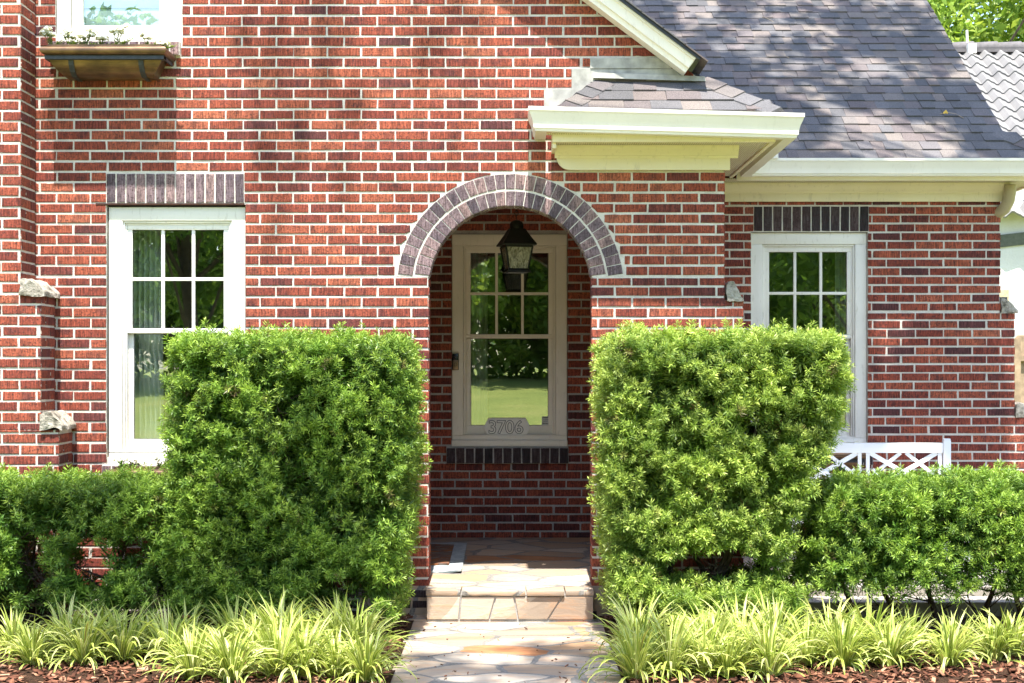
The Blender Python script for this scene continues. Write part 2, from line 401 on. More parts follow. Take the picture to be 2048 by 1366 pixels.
# left pilaster with stepped buttress --------------------------
xb = [PX(42, YP), PX(82, YP), PX(118, YP)]; zc1 = PZ(590, YP); zc2 = PZ(860, YP)
mb = MB(); fr = frF(YP); zrefP = PZ(50/5.69, YP)
segs = [(xb[0], zc1, ZT), (xb[1], zc2, zc1-.001), (xb[2], -.05, zc2-.001)]
for x1, z0, z1 in segs:
    field(mb, fr, -4.6, x1, z0, z1, zrefP, PX(38, YP)-LB/2, darkz=.19, dmat=2)
    mortar(mb, fr, -4.6, x1-.006, z0-.001, z1, back=-.3)
    for q in range(2):
        pass
    # side face: stretcher / header alternate
    k0 = int((zrefP - z1)/PC)-1; k1 = int((zrefP-z0)/PC)+2
    for k in range(k0, k1):
        zt = min(zrefP-k*PC, z1); zb = max(zrefP-k*PC-BH, z0)
        if zt-zb < .015: continue
        y0 = YP+.0125; ys = [(y0, YP+.098), (YP+.110, -.004)] if k % 2 else [(y0, YP+.2), (YP+.212, -.004)]
        for a, b in ys: brick_poly(mb, [(a, zb), (b, zb), (b, zt), (a, zt)], frR(x1), 0, rnd=random.betavariate(2, 2.2))
mb.build('buttress', [BR, MO, BK], house)
# capstones
STN = None
def mat_stone():
    n = N('weathered_limestone'); f = n.noise(14, 6, rough=.7); g = n.noise(60, 4)
    col = n.ramp(f, [(.34, (.10, .09, .07)), (.46, (.32, .29, .24)), (.7, (.50, .47, .41))])
    return n.fin(n.mix(.3, col, n.ramp(g, [(.35, g3(.25)), (.65, g3(.7))]), 'OVERLAY'), .95, n.bump(n.math('ADD', f, n.math('MULTIPLY', g, .4)), .9, .02), spec=.15)
STN = mat_stone()
def capstone(prof, Y0, Y1, seed):
    import bmesh
    bm = bmesh.new()
    a = [bm.verts.new((x, Y0, z)) for x, z in prof]; b = [bm.verts.new((x, Y1, z)) for x, z in prof]
    n = len(prof); bm.faces.new(a); bm.faces.new(b[::-1])
    for i in range(n): bm.faces.new((a[i], b[i], b[(i+1) % n], a[(i+1) % n]))
    bmesh.ops.triangulate(bm, faces=bm.faces[:]); bmesh.ops.subdivide_edges(bm, edges=bm.edges[:], cuts=5, use_grid_fill=True)
    bmesh.ops.recalc_face_normals(bm, faces=bm.faces[:])
    for v in bm.verts:
        p = v.co*22 + Vector((seed, 0, 0)); v.co += Vector((noise.noise(p), noise.noise(p+Vector((9, 0, 0))), noise.noise(p+Vector((0, 7, 0)))))*.011
    mb = MB(); mb.bm(bm); o = mb.build('capstone', STN, house, True); return o
def pr(pts, Y): return [(P(x, y, Y)[0], P(x, y, Y)[2]) for x, y in pts]
capstone(pr([(39, 592), (39, 558), (48, 556), (62, 560), (76, 570), (89, 583), (90, 592)], YP-.02), YP-.025, .01, 1)
capstone(pr([(81, 861), (81, 830), (88, 824), (100, 824), (112, 836), (124, 852), (124, 860), (104, 854)], YP-.02), YP-.025, .01, 5)
capstone(pr([(1454, 602), (1453, 572), (1460, 563), (1468, 565), (1477, 579), (1487, 602)], -.01), -.012, .2, 9)
capstone(pr([(2003, 626), (2003, 597), (2009, 597), (2021, 604), (2036, 620), (2036, 626)], YR-.01), YR-.012, YR+.2, 13)
capstone(pr([(2033, 834), (2033, 808), (2040, 805), (2052, 808), (2066, 830), (2066, 834)], YR-.01), YR-.012, YR+.2, 17)
# porch back wall ----------------------------------------------
pw = (PX(903, YB), PX(1135, YB), PZ(893, YB), PZ(467, YB))
mb = MB(); fr = frF(YB)
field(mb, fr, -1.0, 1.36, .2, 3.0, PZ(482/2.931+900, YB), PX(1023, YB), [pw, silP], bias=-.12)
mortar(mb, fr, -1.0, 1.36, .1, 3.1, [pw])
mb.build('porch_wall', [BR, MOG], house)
mb = MB()
for X, f_ in ((-.92, frR(-.92)), (1.19, frL(1.19))):
    field(mb, f_, .21, YB-.01, .15, 3.0, zrefF, 0)
    mortar(mb, f_, .2, YB, .1, 3.1, back=-.19)
field(mb, frB(.2), -.92, 1.19, azs+.0, 3.0, zrefF, 0, lo=lambda x: (azc+math.sqrt((aRi+.01)**2-(x-acx)**2)) if abs(x-acx) < aRi+.01 else -9)
mb.build('porch_side_wall', [BR, MO], house)
mb = MB(); mb.box((-.95, .19, 3.0), (1.38, YB+.1, 3.06)); mb.build('porch_ceiling', mat_paint('porch_ceiling_paint', (.8, .76, .66)), house)
# outer right flank of the porch
mb = MB(); field(mb, frR(XRt), .0125, YR-.01, .1, 3.05, zrefF, 0); mortar(mb, frR(XRt), .2, YR, -.1, 3.1, back=-.19)
field(mb, frR(XRb), .0125, .2, -.05, zcapR-.001, zrefF, 0)
mb.build('porch_flank_wall', [BR, MO], house)
# recessed right wall ------------------------------------------
rw = (PX(1502, YR), PX(1736, YR), PZ(898, YR), PZ(464, YR))
zrefR = PZ(560+40/3.414, YR); fr = frF(YR)
xr0, xr1, xr2 = PX(2001, YR), PX(2030, YR), PX(2062, YR); zr1, zr2 = PZ(626, YR), PZ(833, YR)
mb = MB(); urR = PX(1920+180/3.414, YR)
field(mb, fr, XRt, xr0, zr1, 3.12, zrefR, urR, [rw, lintR, silR], bias=-.07)
field(mb, fr, XRt, xr1, zr2, zr1-.002, zrefR, urR, [rw, lintR, silR], bias=-.07)
field(mb, fr, XRt, xr2, 0, zr2-.002, zrefR, urR, [rw, lintR, silR], bias=-.07)
mortar(mb, fr, XRt, xr0-.006, zr1, 3.15, [rw]); mortar(mb, fr, XRt, xr1-.006, zr2, zr1, [rw]); mortar(mb, fr, XRt, xr2-.006, -.1, zr2, [rw])
for X, a, b in ((xr0, zr1, 3.1), (xr1, zr2, zr1), (xr2, 0, zr2)): field(mb, frR(X), YR+.0125, YR+.2, a, b, zrefR, 0)
mb.build('side_wing_wall', [BR, MO], house)
mb = MB(); mortar(mb, frR(xr0), YR+.2, 8, -.1, 3.12, back=-.19); field(mb, frR(xr0), YR+.21, 6, -.05, 3.1, zrefR, 0)
# gable triangle on the far right end, under the rake
tp = (5.9, 3.12+.7*(5.9-1.6))
mb.add([(xr0-.01, 1.95, 3.1), (xr0-.01, 9.8, 3.1), tuple([xr0-.01, tp[0], tp[1]-.1])], [(0, 1, 2)], 1)
mb.build('gable_end_wall', [BR, MO], house)

# ------------------------------------------------------------ windows
def mat_glass():
    n = N('window_glass'); b = n.noise(2.6, 2, n.pos((1, 1, .7)))
    gl = n.n('BsdfGlossy'); gl.inputs['Roughness'].default_value = .004; n.set(gl.inputs['Normal'], n.bump(b, .03, .012)); gl.inputs[0].default_value = (.92, .97, .93, 1)
    tr = n.n('BsdfTransparent'); tr.inputs[0].default_value = (.93, .97, .95, 1)
    lw = n.n('LayerWeight'); lw.inputs[0].default_value = .35
    mx = n.n('MixShader'); n.set(mx.inputs[0], n.math('ADD', n.math('MULTIPLY', lw.outputs['Fresnel'], .35), .33, True))
    n.t.links.new(tr.outputs[0], mx.inputs[1]); n.t.links.new(gl.outputs[0], mx.inputs[2]); n.t.links.new(mx.outputs[0], n.out.inputs[0])
    return n.m
GLS = mat_glass()
def mat_clear():
    n = N('clear_glass_back'); t = n.n('BsdfTransparent'); n.t.links.new(t.outputs[0], n.out.inputs[0]); return n.m
CLR = mat_clear()
def pane(g, a, b):
    g.box(a, b, 1); k = len(g.m)-4; g.m[k] = 0
BLK = mat_simple('dark_gap', (.02, .02, .02), .8)
def ring(mb, x0, x1, z0, z1, t, y0, y1, mat=0, miter=True, tb=None):
    tb = t if tb is None else tb
    mb.box((x0, y0, z1-t), (x1, y1, z1), mat, bev=.003); mb.box((x0, y0, z0), (x1, y1, z0+tb), mat, bev=.003)
    mb.box((x0, y0+.0006, z0+tb+.0008), (x0+t, y1, z1-t-.0008), mat, bev=.003); mb.box((x1-t, y0+.0006, z0+tb+.0008), (x1, y1, z1-t-.0008), mat, bev=.003)
def window(x0, x1, z0, z1, Y, label, paint=WHT, double=True, recess=.03):
    W, Hh = x1-x0, z1-z0
    y = Y + recess
    mb = MB(); t = .088
    ring(mb, x0+.004, x1-.004, z0+.085, z1-.004, t, y, y+.11, tb=.004)
    ring(mb, x0+t+.006, x1-t-.006, z0+.088, z1-t-.006, .013, y+.012, y+.10, tb=.004)       # stepped liner
    ring(mb, x0+t+.02, x1-t-.02, z0+.09, z1-t-.02, .010, y+.022, y+.10, tb=.004)
    o = mb.build('window', paint, house, True); o['label'] = label
    mb = MB(); mb.box((x0, y-.022, z0), (x1, y+.12, z0+.050), bev=.006); mb.box((x0+.004, y+.004, z0+.051), (x1-.004, y+.12, z0+.0845), bev=.002)
    mb.build('sill', paint, o, True)
    ix0, ix1, iz0, iz1 = x0+t+.030, x1-t-.030, z0+.088, z1-t-.030
    mid = z0 + (z1-z0)*(1-.49)
    def sash(a, b, ys, grid, tb_):
        mb = MB(); s = .032
        ring(mb, ix0, ix1, a, b, s, ys, ys+.035, tb=tb_)
        if grid:
            for i in (1, 2):
                xm = ix0+s+(ix1-ix0-2*s)*i/3; mb.box((xm-.011, ys+.006, a+tb_), (xm+.011, ys+.03, b-s), bev=.004)
            zm = (a+tb_+b-s)/2; mb.box((ix0+s, ys+.0045, zm-.011), (ix1-s, ys+.0285, zm+.011), bev=.004)
        q = mb.build('sash', paint, o, True)
        g = MB(); pane(g, (ix0+s-.003, ys+.016, a+tb_-.003), (ix1-s+.003, ys+.020, b-s+.003))
        g.build('pane', [GLS, CLR], o)
        ed = MB(); e = .0035                               # dark glazing bead
        for (p, q_) in (((ix0+s, a+tb_), (ix0+s+e, b-s)), ((ix1-s-e, a+tb_), (ix1-s, b-s)), ((ix0+s+e, a+tb_), (ix1-s-e, a+tb_+e)), ((ix0+s+e, b-s-e), (ix1-s-e, b-s))):
            ed.box((p[0], ys+.0145, p[1]), (q_[0], ys+.0155, q_[1]))
        ed.build('glazing_seal', BLK, o)
    sash(mid, iz1, y+.028, True, .030); sash(iz0, mid+.028, y+.066, False, .075)
    return o
window(wl0, wl1, wlb, wlt, 0, 'sunlit window left of the arch')
window(*[pw[i] for i in (0, 1, 2, 3)], YB, 'shaded window at the back of the porch', CRM)
window(*rw, YR, 'window of the recessed wing at the right')
# upper window (one large pane seen)
def upper_window():
    y = .03; x0, x1, z0, z1 = tl0, tl1, tlb, tlb+1.5
    mb = MB(); ring(mb, x0+.003, x1-.003, z0+.05, z1, .09, y, y+.11, tb=.004)
    ring(mb, x0+.097, x1-.097, z0+.055, z1-.1, .028, y+.02, y+.10, tb=.01)
    o = mb.build('window', WHT, house, True); o['label'] = 'upper window above the copper flower box'
    mb = MB(); mb.box((x0, y-.015, z0), (x1, y+.12, z0+.048), bev=.005); mb.build('sill', WHT, o, True)
    a, b = PX(161, .08), PX(342, .08); c = PZ(52, .08)
    mb = MB(); ring(mb, x0+.127, x1-.127, z0+.066, z1-.13, .038, y+.03, y+.07, tb=c-z0-.066); mb.build('sash', WHT, o, True)
    g = MB(); pane(g, (x0+.16, y+.048, c-.003), (x1-.16, y+.052, z1-.16)); g.build('pane', [GLS, CLR], o)
upper_window()
# rooms behind the glass
mb = MB()
def room(x0, x1, z0, z1, y0, y1):
    for a, b in (((x0, y1, z0), (x1, y1+.02, z1)), ((x0-.02, y0, z0), (x0, y1, z1)), ((x1, y0, z0), (x1+.02, y1, z1)), ((x0, y0, z0-.02), (x1, y1, z0)), ((x0, y0, z1), (x1, y1, z1+.02))): mb.box(a, b)
room(-4.2, -1.0, .3, 2.9, .201, 3.2); room(-3.9, -1.2, 3.1, 5.6, .201, 3.2); room(-1.4, 3.7, .3, 2.95, YB+.21, 5.2)
mb.build('interior_room', mat_simple('room_paint', (.16, .14, .12), .9, 0, 3), house)
# curtains
def mat_cloth(name, c, tr=.35):
    n = N(name); f = n.noise(300, 2); n.fin(n.mix(.2, c, n.ramp(f, [(.3, g3(.3)), (.7, g3(.8))]), 'OVERLAY'), .9)
    t = n.n('BsdfTranslucent'); n.set(t.inputs[0], c); mx = n.n('MixShader'); mx.inputs[0].default_value = tr
    n.t.links.new(n.p.outputs[0], mx.inputs[1]); n.t.links.new(t.outputs[0], mx.inputs[2]); n.t.links.new(mx.outputs[0], n.out.inputs[0]); return n.m
CUR = mat_cloth('sheer_sage_curtain', (.84, .92, .85), .5)
def curtain(x0, x1, z0, z1, Y, label, folds=5, sw=.0, mat=None):
    nx, nz = 60, 24; V = []; 
    for j in range(nz+1):
        t = j/nz; z = z0+(z1-z0)*t
        for i in range(nx+1):
            s = i/nx; wd = (x1-x0)*(1-.12*math.sin(t*3.0)*sw)
            V.append((x0 + wd*s, Y + .028*math.sin(s*folds*2*math.pi + .8*math.sin(t*2.1)) + .008*math.sin(s*folds*5.3+t*4), z))
    m = MB(); m.add(V, [(j*(nx+1)+i, j*(nx+1)+i+1, (j+1)*(nx+1)+i+1, (j+1)*(nx+1)+i) for j in range(nz) for i in range(nx)])
    o = m.build('curtain', mat or CUR, None, True); tag(o, label, 'curtain'); return o
curtain(wl0+.1, PX(328, .25), .75, 2.7, .26, 'sage green sheer curtain behind the left side of the sunlit left window', 6, .5)
curtain(PX(940, 2.5), PX(975, 2.5), .8, 2.7, 2.5, 'narrow sage curtain behind the left side of the shaded porch window', 3)
curtain(PX(1672, 2.2), PX(1715, 2.2), .8, 2.75, 2.22, 'sage green curtain gathered at the right side of the wing window', 4, -.4)
# roman shade upstairs
mb = MB(); SH = mat_cloth('teal_shade_cloth', (.62, .78, .78), .2)
x0, x1 = tl0+.12, tl1-.12; z = tlb+.06
for k in range(6):
    zt = PZ(21, .2) + (k-1)*.26
    pts = [(-.0, zt), (-.012, zt+.02), (.0, zt+.24), (.016, zt+.262)]
    mb.add([(x, .13+p, q) for x in (x0, x1) for p, q in pts], [(0, 4, 5, 1), (1, 5, 6, 2), (2, 6, 7, 3)])
tag(mb.build('roman_shade', SH, None, True), 'pale teal roman shade lowered behind the upper window', 'window shade')

# ------------------------------------------------------------ eaves, gutters, trim
SOF = None
def mat_soffit():
    n = N('perforated_soffit'); wv = n.n('TexWave', wave_type='BANDS', bands_direction='X'); wv.inputs['Scale'].default_value = 22; n.set(wv.inputs['Vector'], n.pos())
    col = n.ramp(wv.outputs['Fac'], [(.1, (.38, .33, .22)), (.35, (.66, .6, .42))]); return n.fin(col, .6, n.bump(wv.outputs['Fac'], .5, .004))
SOF = mat_soffit()
# K-style gutter profile: (out, up) with out = 0 at fascia
def kprof(h, d): return [(0, 0), (d*.62, 0), (d*.66, h*.10), (d*.72, h*.13), (d*.74, h*.30), (d*.80, h*.5), (d*.93, h*.72), (d*.97, h*.82), (d, h*.84), (d, h*.995), (d*.93, h), (d*.93, h*.93), (d*.9, h*.86), (0, h*.86)]
def gut_run(mb, p0, p1, out0, out1, h, d, drop=0.0):
    """p0,p1: fascia line ends (x,y,z); out0/out1: horizontal outward vectors at the mitred ends"""
    pf = kprof(h, d); n = len(pf)
    A = [(p0[0]+out0[0]*q, p0[1]+out0[1]*q, p0[2]+u) for q, u in pf]; B = [(p1[0]+out1[0]*q, p1[1]+out1[1]*q, p1[2]+u-drop) for q, u in pf]
    mb.add(A+B, [(i, (i+1) % n, n+(i+1) % n, n+i) for i in range(n)] + [tuple(range(n))[::-1], tuple(range(n, 2*n))])
YG = -.42; gh, gd = .150, .115; yf = YG+gd                   # front return
gz = H + 1.462
gxl, gxr = PX(1057, YG)+gd, PX(1606, YG)-gd*.9
mb = MB()
gut_run(mb, (gxl, yf, gz), (gxr, yf, gz), (-1, -1), (1, -1), gh, gd, .045)
gut_run(mb, (gxl, .0, gz), (gxl, yf, gz), (-1, 0), (-1, -1), gh, gd)
gut_run(mb, (gxr, yf, gz-.045), (gxr, 1.5, gz-.06), (1, -1), (1, 0), gh, gd)
o = mb.build('gutter', GUT, house, True); o['label'] = 'cream gutter wrapping the cornice return over the arch'
YG2 = 1.44; yf2 = YG2+gd; gz2 = PZ(350, YG2)
xe = 4.05
mb = MB()
gut_run(mb, (gxr+.02, yf2, gz2), (xe, yf2, gz2), (0, -1), (1, -1), .128, gd, -.0)
gut_run(mb, (xe, yf2, gz2), (xe, 2.4, gz2), (1, -1), (1, 0), .128, gd)
o = mb.build('gutter', GUT, house, True); o['label'] = 'long white gutter along the main eave'
# fascia / soffit / frieze of the return
fz = H+1.403
mb = MB()
mb.box((PX(1105, -.3), -.3, fz), (PX(1551, -.3), -.272, gz+.1), bev=.004)
mb.box((PX(1551, -.3)-.028, -.271, fz), (PX(1551, -.3), 1.57, gz+.1), bev=.004)
mb.box((PX(1105, -.3), -.2715, fz-.035), (PX(1105, -.3)+.025, -.004, gz+.1), bev=.003)
mb.box((PX(1551, -.3), -.3+.05, fz+.062), (gxr, 1.56, fz+.075), 1); mb.box((gxl-.0, yf, gz-.012), (gxr, -.27, gz-.004), 1)
mb.build('fascia', [YEL, SOF], house, True)
mb = MB(); mb.box((PX(1105, -.3)+.026, -.271, fz+.012), (PX(1551, -.3)-.029, -.001, fz+.02)); mb.box((XRt+.01, -.0, fz+.012), (PX(1551, -.3)-.029, 1.56, fz+.02))
mb.build('soffit', SOF, house)
# crown + frieze board with a curved lower left corner
mb = MB(); fx0, fx1 = PX(1113, -.03), PX(1460, -.03); zf0, zf1 = PZ(340, -.03), fz+.012
rr = .09; prof = [(fx1, zf0), (fx1, zf1), (fx0, zf1), (fx0, zf0+rr)] + [(fx0+rr-rr*math.cos(t*math.pi/16), zf0+rr-rr*math.sin(t*math.pi/16)) for t in range(1, 9)]
mb.prism(prof[::-1], -.036, -.002, fn=lambda p, q, t: (p, t, q))
cp = [(-.036, -.005), (-.044, -.005), (-.048, .006), (-.06, .012), (-.066, .028), (-.088, .045), (-.094, .062), (-.094, .072), (-.036, .072)]
zc_ = zf1-.074
mb.prism(cp, fx0-.012, fx1+.05, fn=lambda p, q, t: (t, p, q+zc_))
mb.build('frieze', YEL, house, True)
# main eave fascia, soffit, frieze
mb = MB(); fz2 = PZ(361, 1.56)
mb.box((gxr-.02, 1.556, fz2), (xe-.03, 1.58, gz2+.12), bev=.003); mb.box((xe-.03, 1.556, fz2), (xe, 4.0, gz2+.12), bev=.003); mb.build('fascia', CRM, house, True)
mb = MB(); mb.box((XRt+.01, 1.58, fz2+.012), (xe-.03, YR+.0, fz2+.02)); mb.box((xr0, YR, fz2+.0125), (xe-.03, 4.0, fz2+.0205)); mb.build('soffit', SOF, house)
mb = MB(); a0, a1 = XRt+.002, PX(2008, 1.83)
mb.box((a0, YR-.03, PZ(403, 1.83)), (a1, YR-.002, fz2+.01), bev=.002)
zc2_ = fz2+.012-.074; mb.prism(cp, a0, a1+.03, fn=lambda p, q, t: (t, YR+p+.006, q+zc2_)); mb.build('frieze', YEL, house, True)
# white end board behind the return gutter
mb = MB(); mb.box((PX(1520, 1.42), 1.42, PZ(317, 1.42)), (PX(1557, 1.42), 1.5, PZ(296, 1.42)+.0), bev=.006); mb.build('end_board', GUT, house, True)
# rake board, drip edge, rake shingles
def rk(x, off, Y):      # point on the rake line, off = distance perpendicular upward
    c, s = .8, .6
    return (x + s*off, Y, rake(x) + c*off)
xa, xz = PX(1366, -.15), -2.2
mb = MB()
for (o0, o1, y0, y1, m) in ((.024, .058, -.15, -.02, 0), (.058, .118, -.168, -.02, 0), (.118, .132, -.182, -.02, 0)):
    A = [rk(xa, o0, y0), rk(xa, o0, y1), rk(xz, o0, y1), rk(xz, o0, y0)]; B = [rk(xa, o1, y0), rk(xa, o1, y1), rk(xz, o1, y1), rk(xz, o1, y0)]
    mb.hexa([A[0], A[3], A[2], A[1], B[0], B[3], B[2], B[1]], m)
mb.build('rake_board', CRM, house)
mb = MB()
for (o0, o1, y0, y1, m, e) in ((.133, .150, -.20, 4.5, 0, .02),):
    A = [rk(xa+e, o0, y0), rk(xa+e, o0, y1), rk(xz, o0, y1), rk(xz, o0, y0)]; B = [rk(xa+e, o1, y0), rk(xa+e, o1, y1), rk(xz, o1, y1), rk(xz, o1, y0)]
    mb.hexa([A[0], A[3], A[2], A[1], B[0], B[3], B[2], B[1]], m)
mb.build('drip_edge', BLKE, house)
mb = MB()
for i in range(22):
    x_a = xa+.06-i*.14; x_b = x_a-.15; o_ = .151+.001*(i % 2)
    A = [rk(x_a, o_, -.215), rk(x_a, o_, 4.4), rk(x_b, o_, 4.4), rk(x_b, o_, -.215)]; B = [rk(x_a, o_+.008, -.215), rk(x_a, o_+.008, 4.4), rk(x_b, o_+.006, 4.4), rk(x_b, o_+.006, -.215)]
    mb.hexa([A[0], A[3], A[2], A[1], B[0], B[3], B[2], B[1]], 0, random.random())
mb.build('gable_roof', SHG, house)
# shingles ------------------------------------------------------
def tabs(mb, O, U, V, Nn, rows, exp, urange, th=.012, wmin=.08, wmax=.17, jit=.004):
    O, U, V, Nn = map(Vector, (O, U, V, Nn))
    for k in range(rows):
        v0 = k*exp; a, b = urange(v0); u = a - random.random()*.1
        wav = random.gauss(0, .002); prev = 0
        while u < b:
            wdt = random.uniform(wmin, wmax); u1 = min(b, u+wdt); u0 = max(a, u)
            if u1-u0 > .015:
                raised = (not prev) if random.random() < .75 else prev; prev = raised
                t = th*(1.35 if raised else .75); dv = wav + random.gauss(0, .0012) - (.003 if raised else 0)
                sk = random.gauss(0, .003); L = exp*1.12
                def q(uu, vv, nn): return tuple(O + U*uu + V*vv + Nn*nn)
                a2, b2 = urange(v0+exp)
                ua, ub = max(u0+sk, a2) if u0 > a else a2, min(u1+sk, b2) if u1 < b else b2
                if u1 >= b-1e-6 and b2 != b: ub = b2
                vs = [q(u0, v0+dv, 0.0), q(u1, v0+dv, 0.0), q(u1, v0+dv, t), q(u0, v0+dv, t), q(ub, v0+L, .001+t*.25), q(ua, v0+L, .001+t*.25)]
                mb.add(vs, [(0, 1, 2, 3), (3, 2, 4, 5), (0, 3, 5), (1, 4, 2)], 0, random.random())
            u += wdt
roof_t = R_(35.0); RU = (1, 0, 0); RV = (0, math.cos(roof_t), math.sin(roof_t)); RN = (0, -math.sin(roof_t), math.cos(roof_t))
ey, ez = 1.50, PZ(316, 1.44)
RX1 = 3.80; pent = .142*3
mb = MB()
tabs(mb, (0, ey, ez), RU, RV, RN, 44, .142, lambda v: ((-1.2 if v > .8 else 1.2), RX1 if v > pent else 4.16-.36*v/pent))
q = lambda u, v, n: tuple(Vector((0, ey, ez)) + Vector(RU)*u + Vector(RV)*v + Vector(RN)*n)
mb.hexa([q(1.2, .004, -.03), q(RX1, .004, -.03), q(RX1, 6.3, -.03), q(1.2, 6.3, -.03), q(1.2, .004, -.001), q(RX1, .004, -.001), q(RX1, 6.3, -.001), q(1.2, 6.3, -.001)], 0, .1)
mb.hexa([q(-1.2, .8, -.03), q(1.2, .8, -.03), q(1.2, 6.3, -.03), q(-1.2, 6.3, -.03), q(-1.2, .8, -.001), q(1.2, .8, -.001), q(1.2, 6.3, -.001), q(-1.2, 6.3, -.001)], 0, .1)
mb.hexa([q(RX1, .004, -.03), q(4.15, .004, -.03), q(RX1+.002, pent, -.03), q(RX1, pent, -.03), q(RX1, .004, -.001), q(4.15, .004, -.001), q(RX1+.002, pent, -.001), q(RX1, pent, -.001)], 0, .1)
# hip caps on the right pent
def caps(mb, A, B, n, w1, w2, up, wd=.12):
    A, B, w1, w2, up = map(Vector, (A, B, w1, w2, up)); d = (B-A)/n; w1 = w1.normalized()*wd; w2 = w2.normalized()*wd; up = up.normalized()
    for i in range(n):
        a = A+d*i-d*.02; b = A+d*(i+1.10); vs = []
        for p, h in ((a, .020), (b, .010)): vs += [tuple(p+w1+up*h), tuple(p+up*(h+.006)), tuple(p+w2+up*h)]
        vs += [tuple(a+w1), tuple(a), tuple(a+w2), tuple(b+w1)]
        mb.add(vs, [(0, 1, 4, 3), (1, 2, 5, 4), (6, 7, 1, 0), (7, 8, 2, 1), (6, 0, 3, 9)], 0, random.random())
def inplane(d, Nn): return Vector(Nn).cross(Vector(d)).normalized()
A_, B_ = Vector(q(4.15, 0.0, 0)), Vector(q(RX1-.02, pent+.02, 0))
caps(mb, A_, B_, 3, inplane(B_-A_, RN), (.7, .6, -.45), (.2, -.4, 1))
# back slope of the main roof (closes the volume)
yr_ = ey+6.25*math.cos(roof_t); zr_ = ez+6.25*math.sin(roof_t)
mb.add([(-1.2, yr_, zr_), (RX1, yr_, zr_), (RX1, yr_+5, zr_-3.5), (-1.2, yr_+5, zr_-3.5)], [(0, 1, 2, 3)], 0, .3)
mb.build('roof', [SHG], house)['label'] = 'main roof of mottled grey shingles'
# return hip roof
mb = MB()
zt0 = gz+gh*.93; th_ = math.atan2(PZ(160, 0)-zt0, .35); Vv = (0, math.cos(th_), math.sin(th_)); Nv = (0, -math.sin(th_), math.cos(th_)); Ls = .35/math.cos(th_)
L0, L1, R0, R1 = PX(1112, -.35), PX(1192, 0), PX(1556, -.35), PX(1412, 0)
tabs(mb, (0, -.35, zt0-.01), RU, Vv, Nv, 4, Ls/3.1, lambda v: (L0+(L1-L0)*v/Ls, R0+(R1-R0)*v/Ls), wmin=.13, wmax=.24)
qq = lambda u, v, n: tuple(Vector((0, -.35, zt0-.01)) + Vector(RU)*u + Vector(Vv)*v + Vector(Nv)*n)
mb.hexa([qq(L0, 0, -.02), qq(R0, 0, -.02), qq(R1, Ls, -.02), qq(L1, Ls, -.02), qq(L0, 0, -.001), qq(R0, 0, -.001), qq(R1, Ls, -.001), qq(L1, Ls, -.001)], 0, .2)
mb.add([qq(L0, 0, 0), qq(L1, Ls, 0), (L0, -.0, zt0-.01)], [(0, 1, 2)], 0, .2)
yb_ = 3.2
mb.add([qq(R0, 0, 0), (R0, yb_, zt0-.01), (R1, yb_, zt0-.01+Ls*math.sin(th_)), qq(R1, Ls, 0)], [(0, 1, 2, 3)], 0, .2)
A_, B_ = Vector(qq(L0, 0, 0)), Vector(qq(L1+.01, Ls*.98, 0)); caps(mb, A_, B_, 4, -inplane(B_-A_, Nv), (-.6, .7, -.4), (-.2, -.3, 1))
A_, B_ = Vector(qq(R0+.01, 0, 0)), Vector(qq(R1+.02, Ls*1.06, 0)); caps(mb, A_, B_, 4, inplane(B_-A_, Nv), (.6, .7, -.4), (.2, -.3, 1))
mb.build('return_roof', [SHG], house)['label'] = 'small hipped shingle roof of the cornice return'
# grey flashing boards on the wall around the return roof
FLS = mat_simple('grey_flashing', (.36, .35, .31), .6, .1, 14, .3)
mb = MB()
mb.box((PX(1088, 0), -.010, PZ(222, 0)), (PX(1144, 0), .002, PZ(178, 0)), bev=.002); mb.box((PX(1143, 0), -.014, PZ(200, 0)), (PX(1181, 0), .002, PZ(137, 0)), bev=.002)
mb.box((PX(1180, 0), -.018, PZ(138, 0)), (PX(1342, 0), .002, PZ(117, 0)), bev=.002); mb.box((PX(1180.5, 0), -.012, PZ(165, 0)), (PX(1365, 0), .002, PZ(138.5, 0)), bev=.002)
mb.hexa([(PX(1186, 0), -.045, PZ(158, 0)), (PX(1410, 0), -.045, PZ(165, 0)), (PX(1410, 0), -.012, PZ(165, 0)), (PX(1186, 0), -.012, PZ(158, 0)), (PX(1190, 0), -.04, PZ(147, 0)), (PX(1408, 0), -.04, PZ(155, 0)), (PX(1408, 0), -.012, PZ(155, 0)), (PX(1190, 0), -.012, PZ(147, 0))])
mb.build('flashing', FLS, house)
# downspout elbow at the far corner
mb = MB()
dx = PX(2016, 1.78); dz = PZ(385, 1.78)
pts = [(dx+.012, 1.76, dz+.06), (dx+.012, 1.77, dz), (dx+.008, 1.79, dz-.06), (dx-.012, 1.83, dz-.12), (dx-.05, 1.9, dz-.16), (dx-.06, 2.1, dz-.18)]
mb.tube(pts, [.046]*6, 10); mb.tube([(dx-.02, 2.1, dz-.18), (dx-.02, 2.1, .1)], .04, 10)
mb.build('downspout', TAN, house, True)

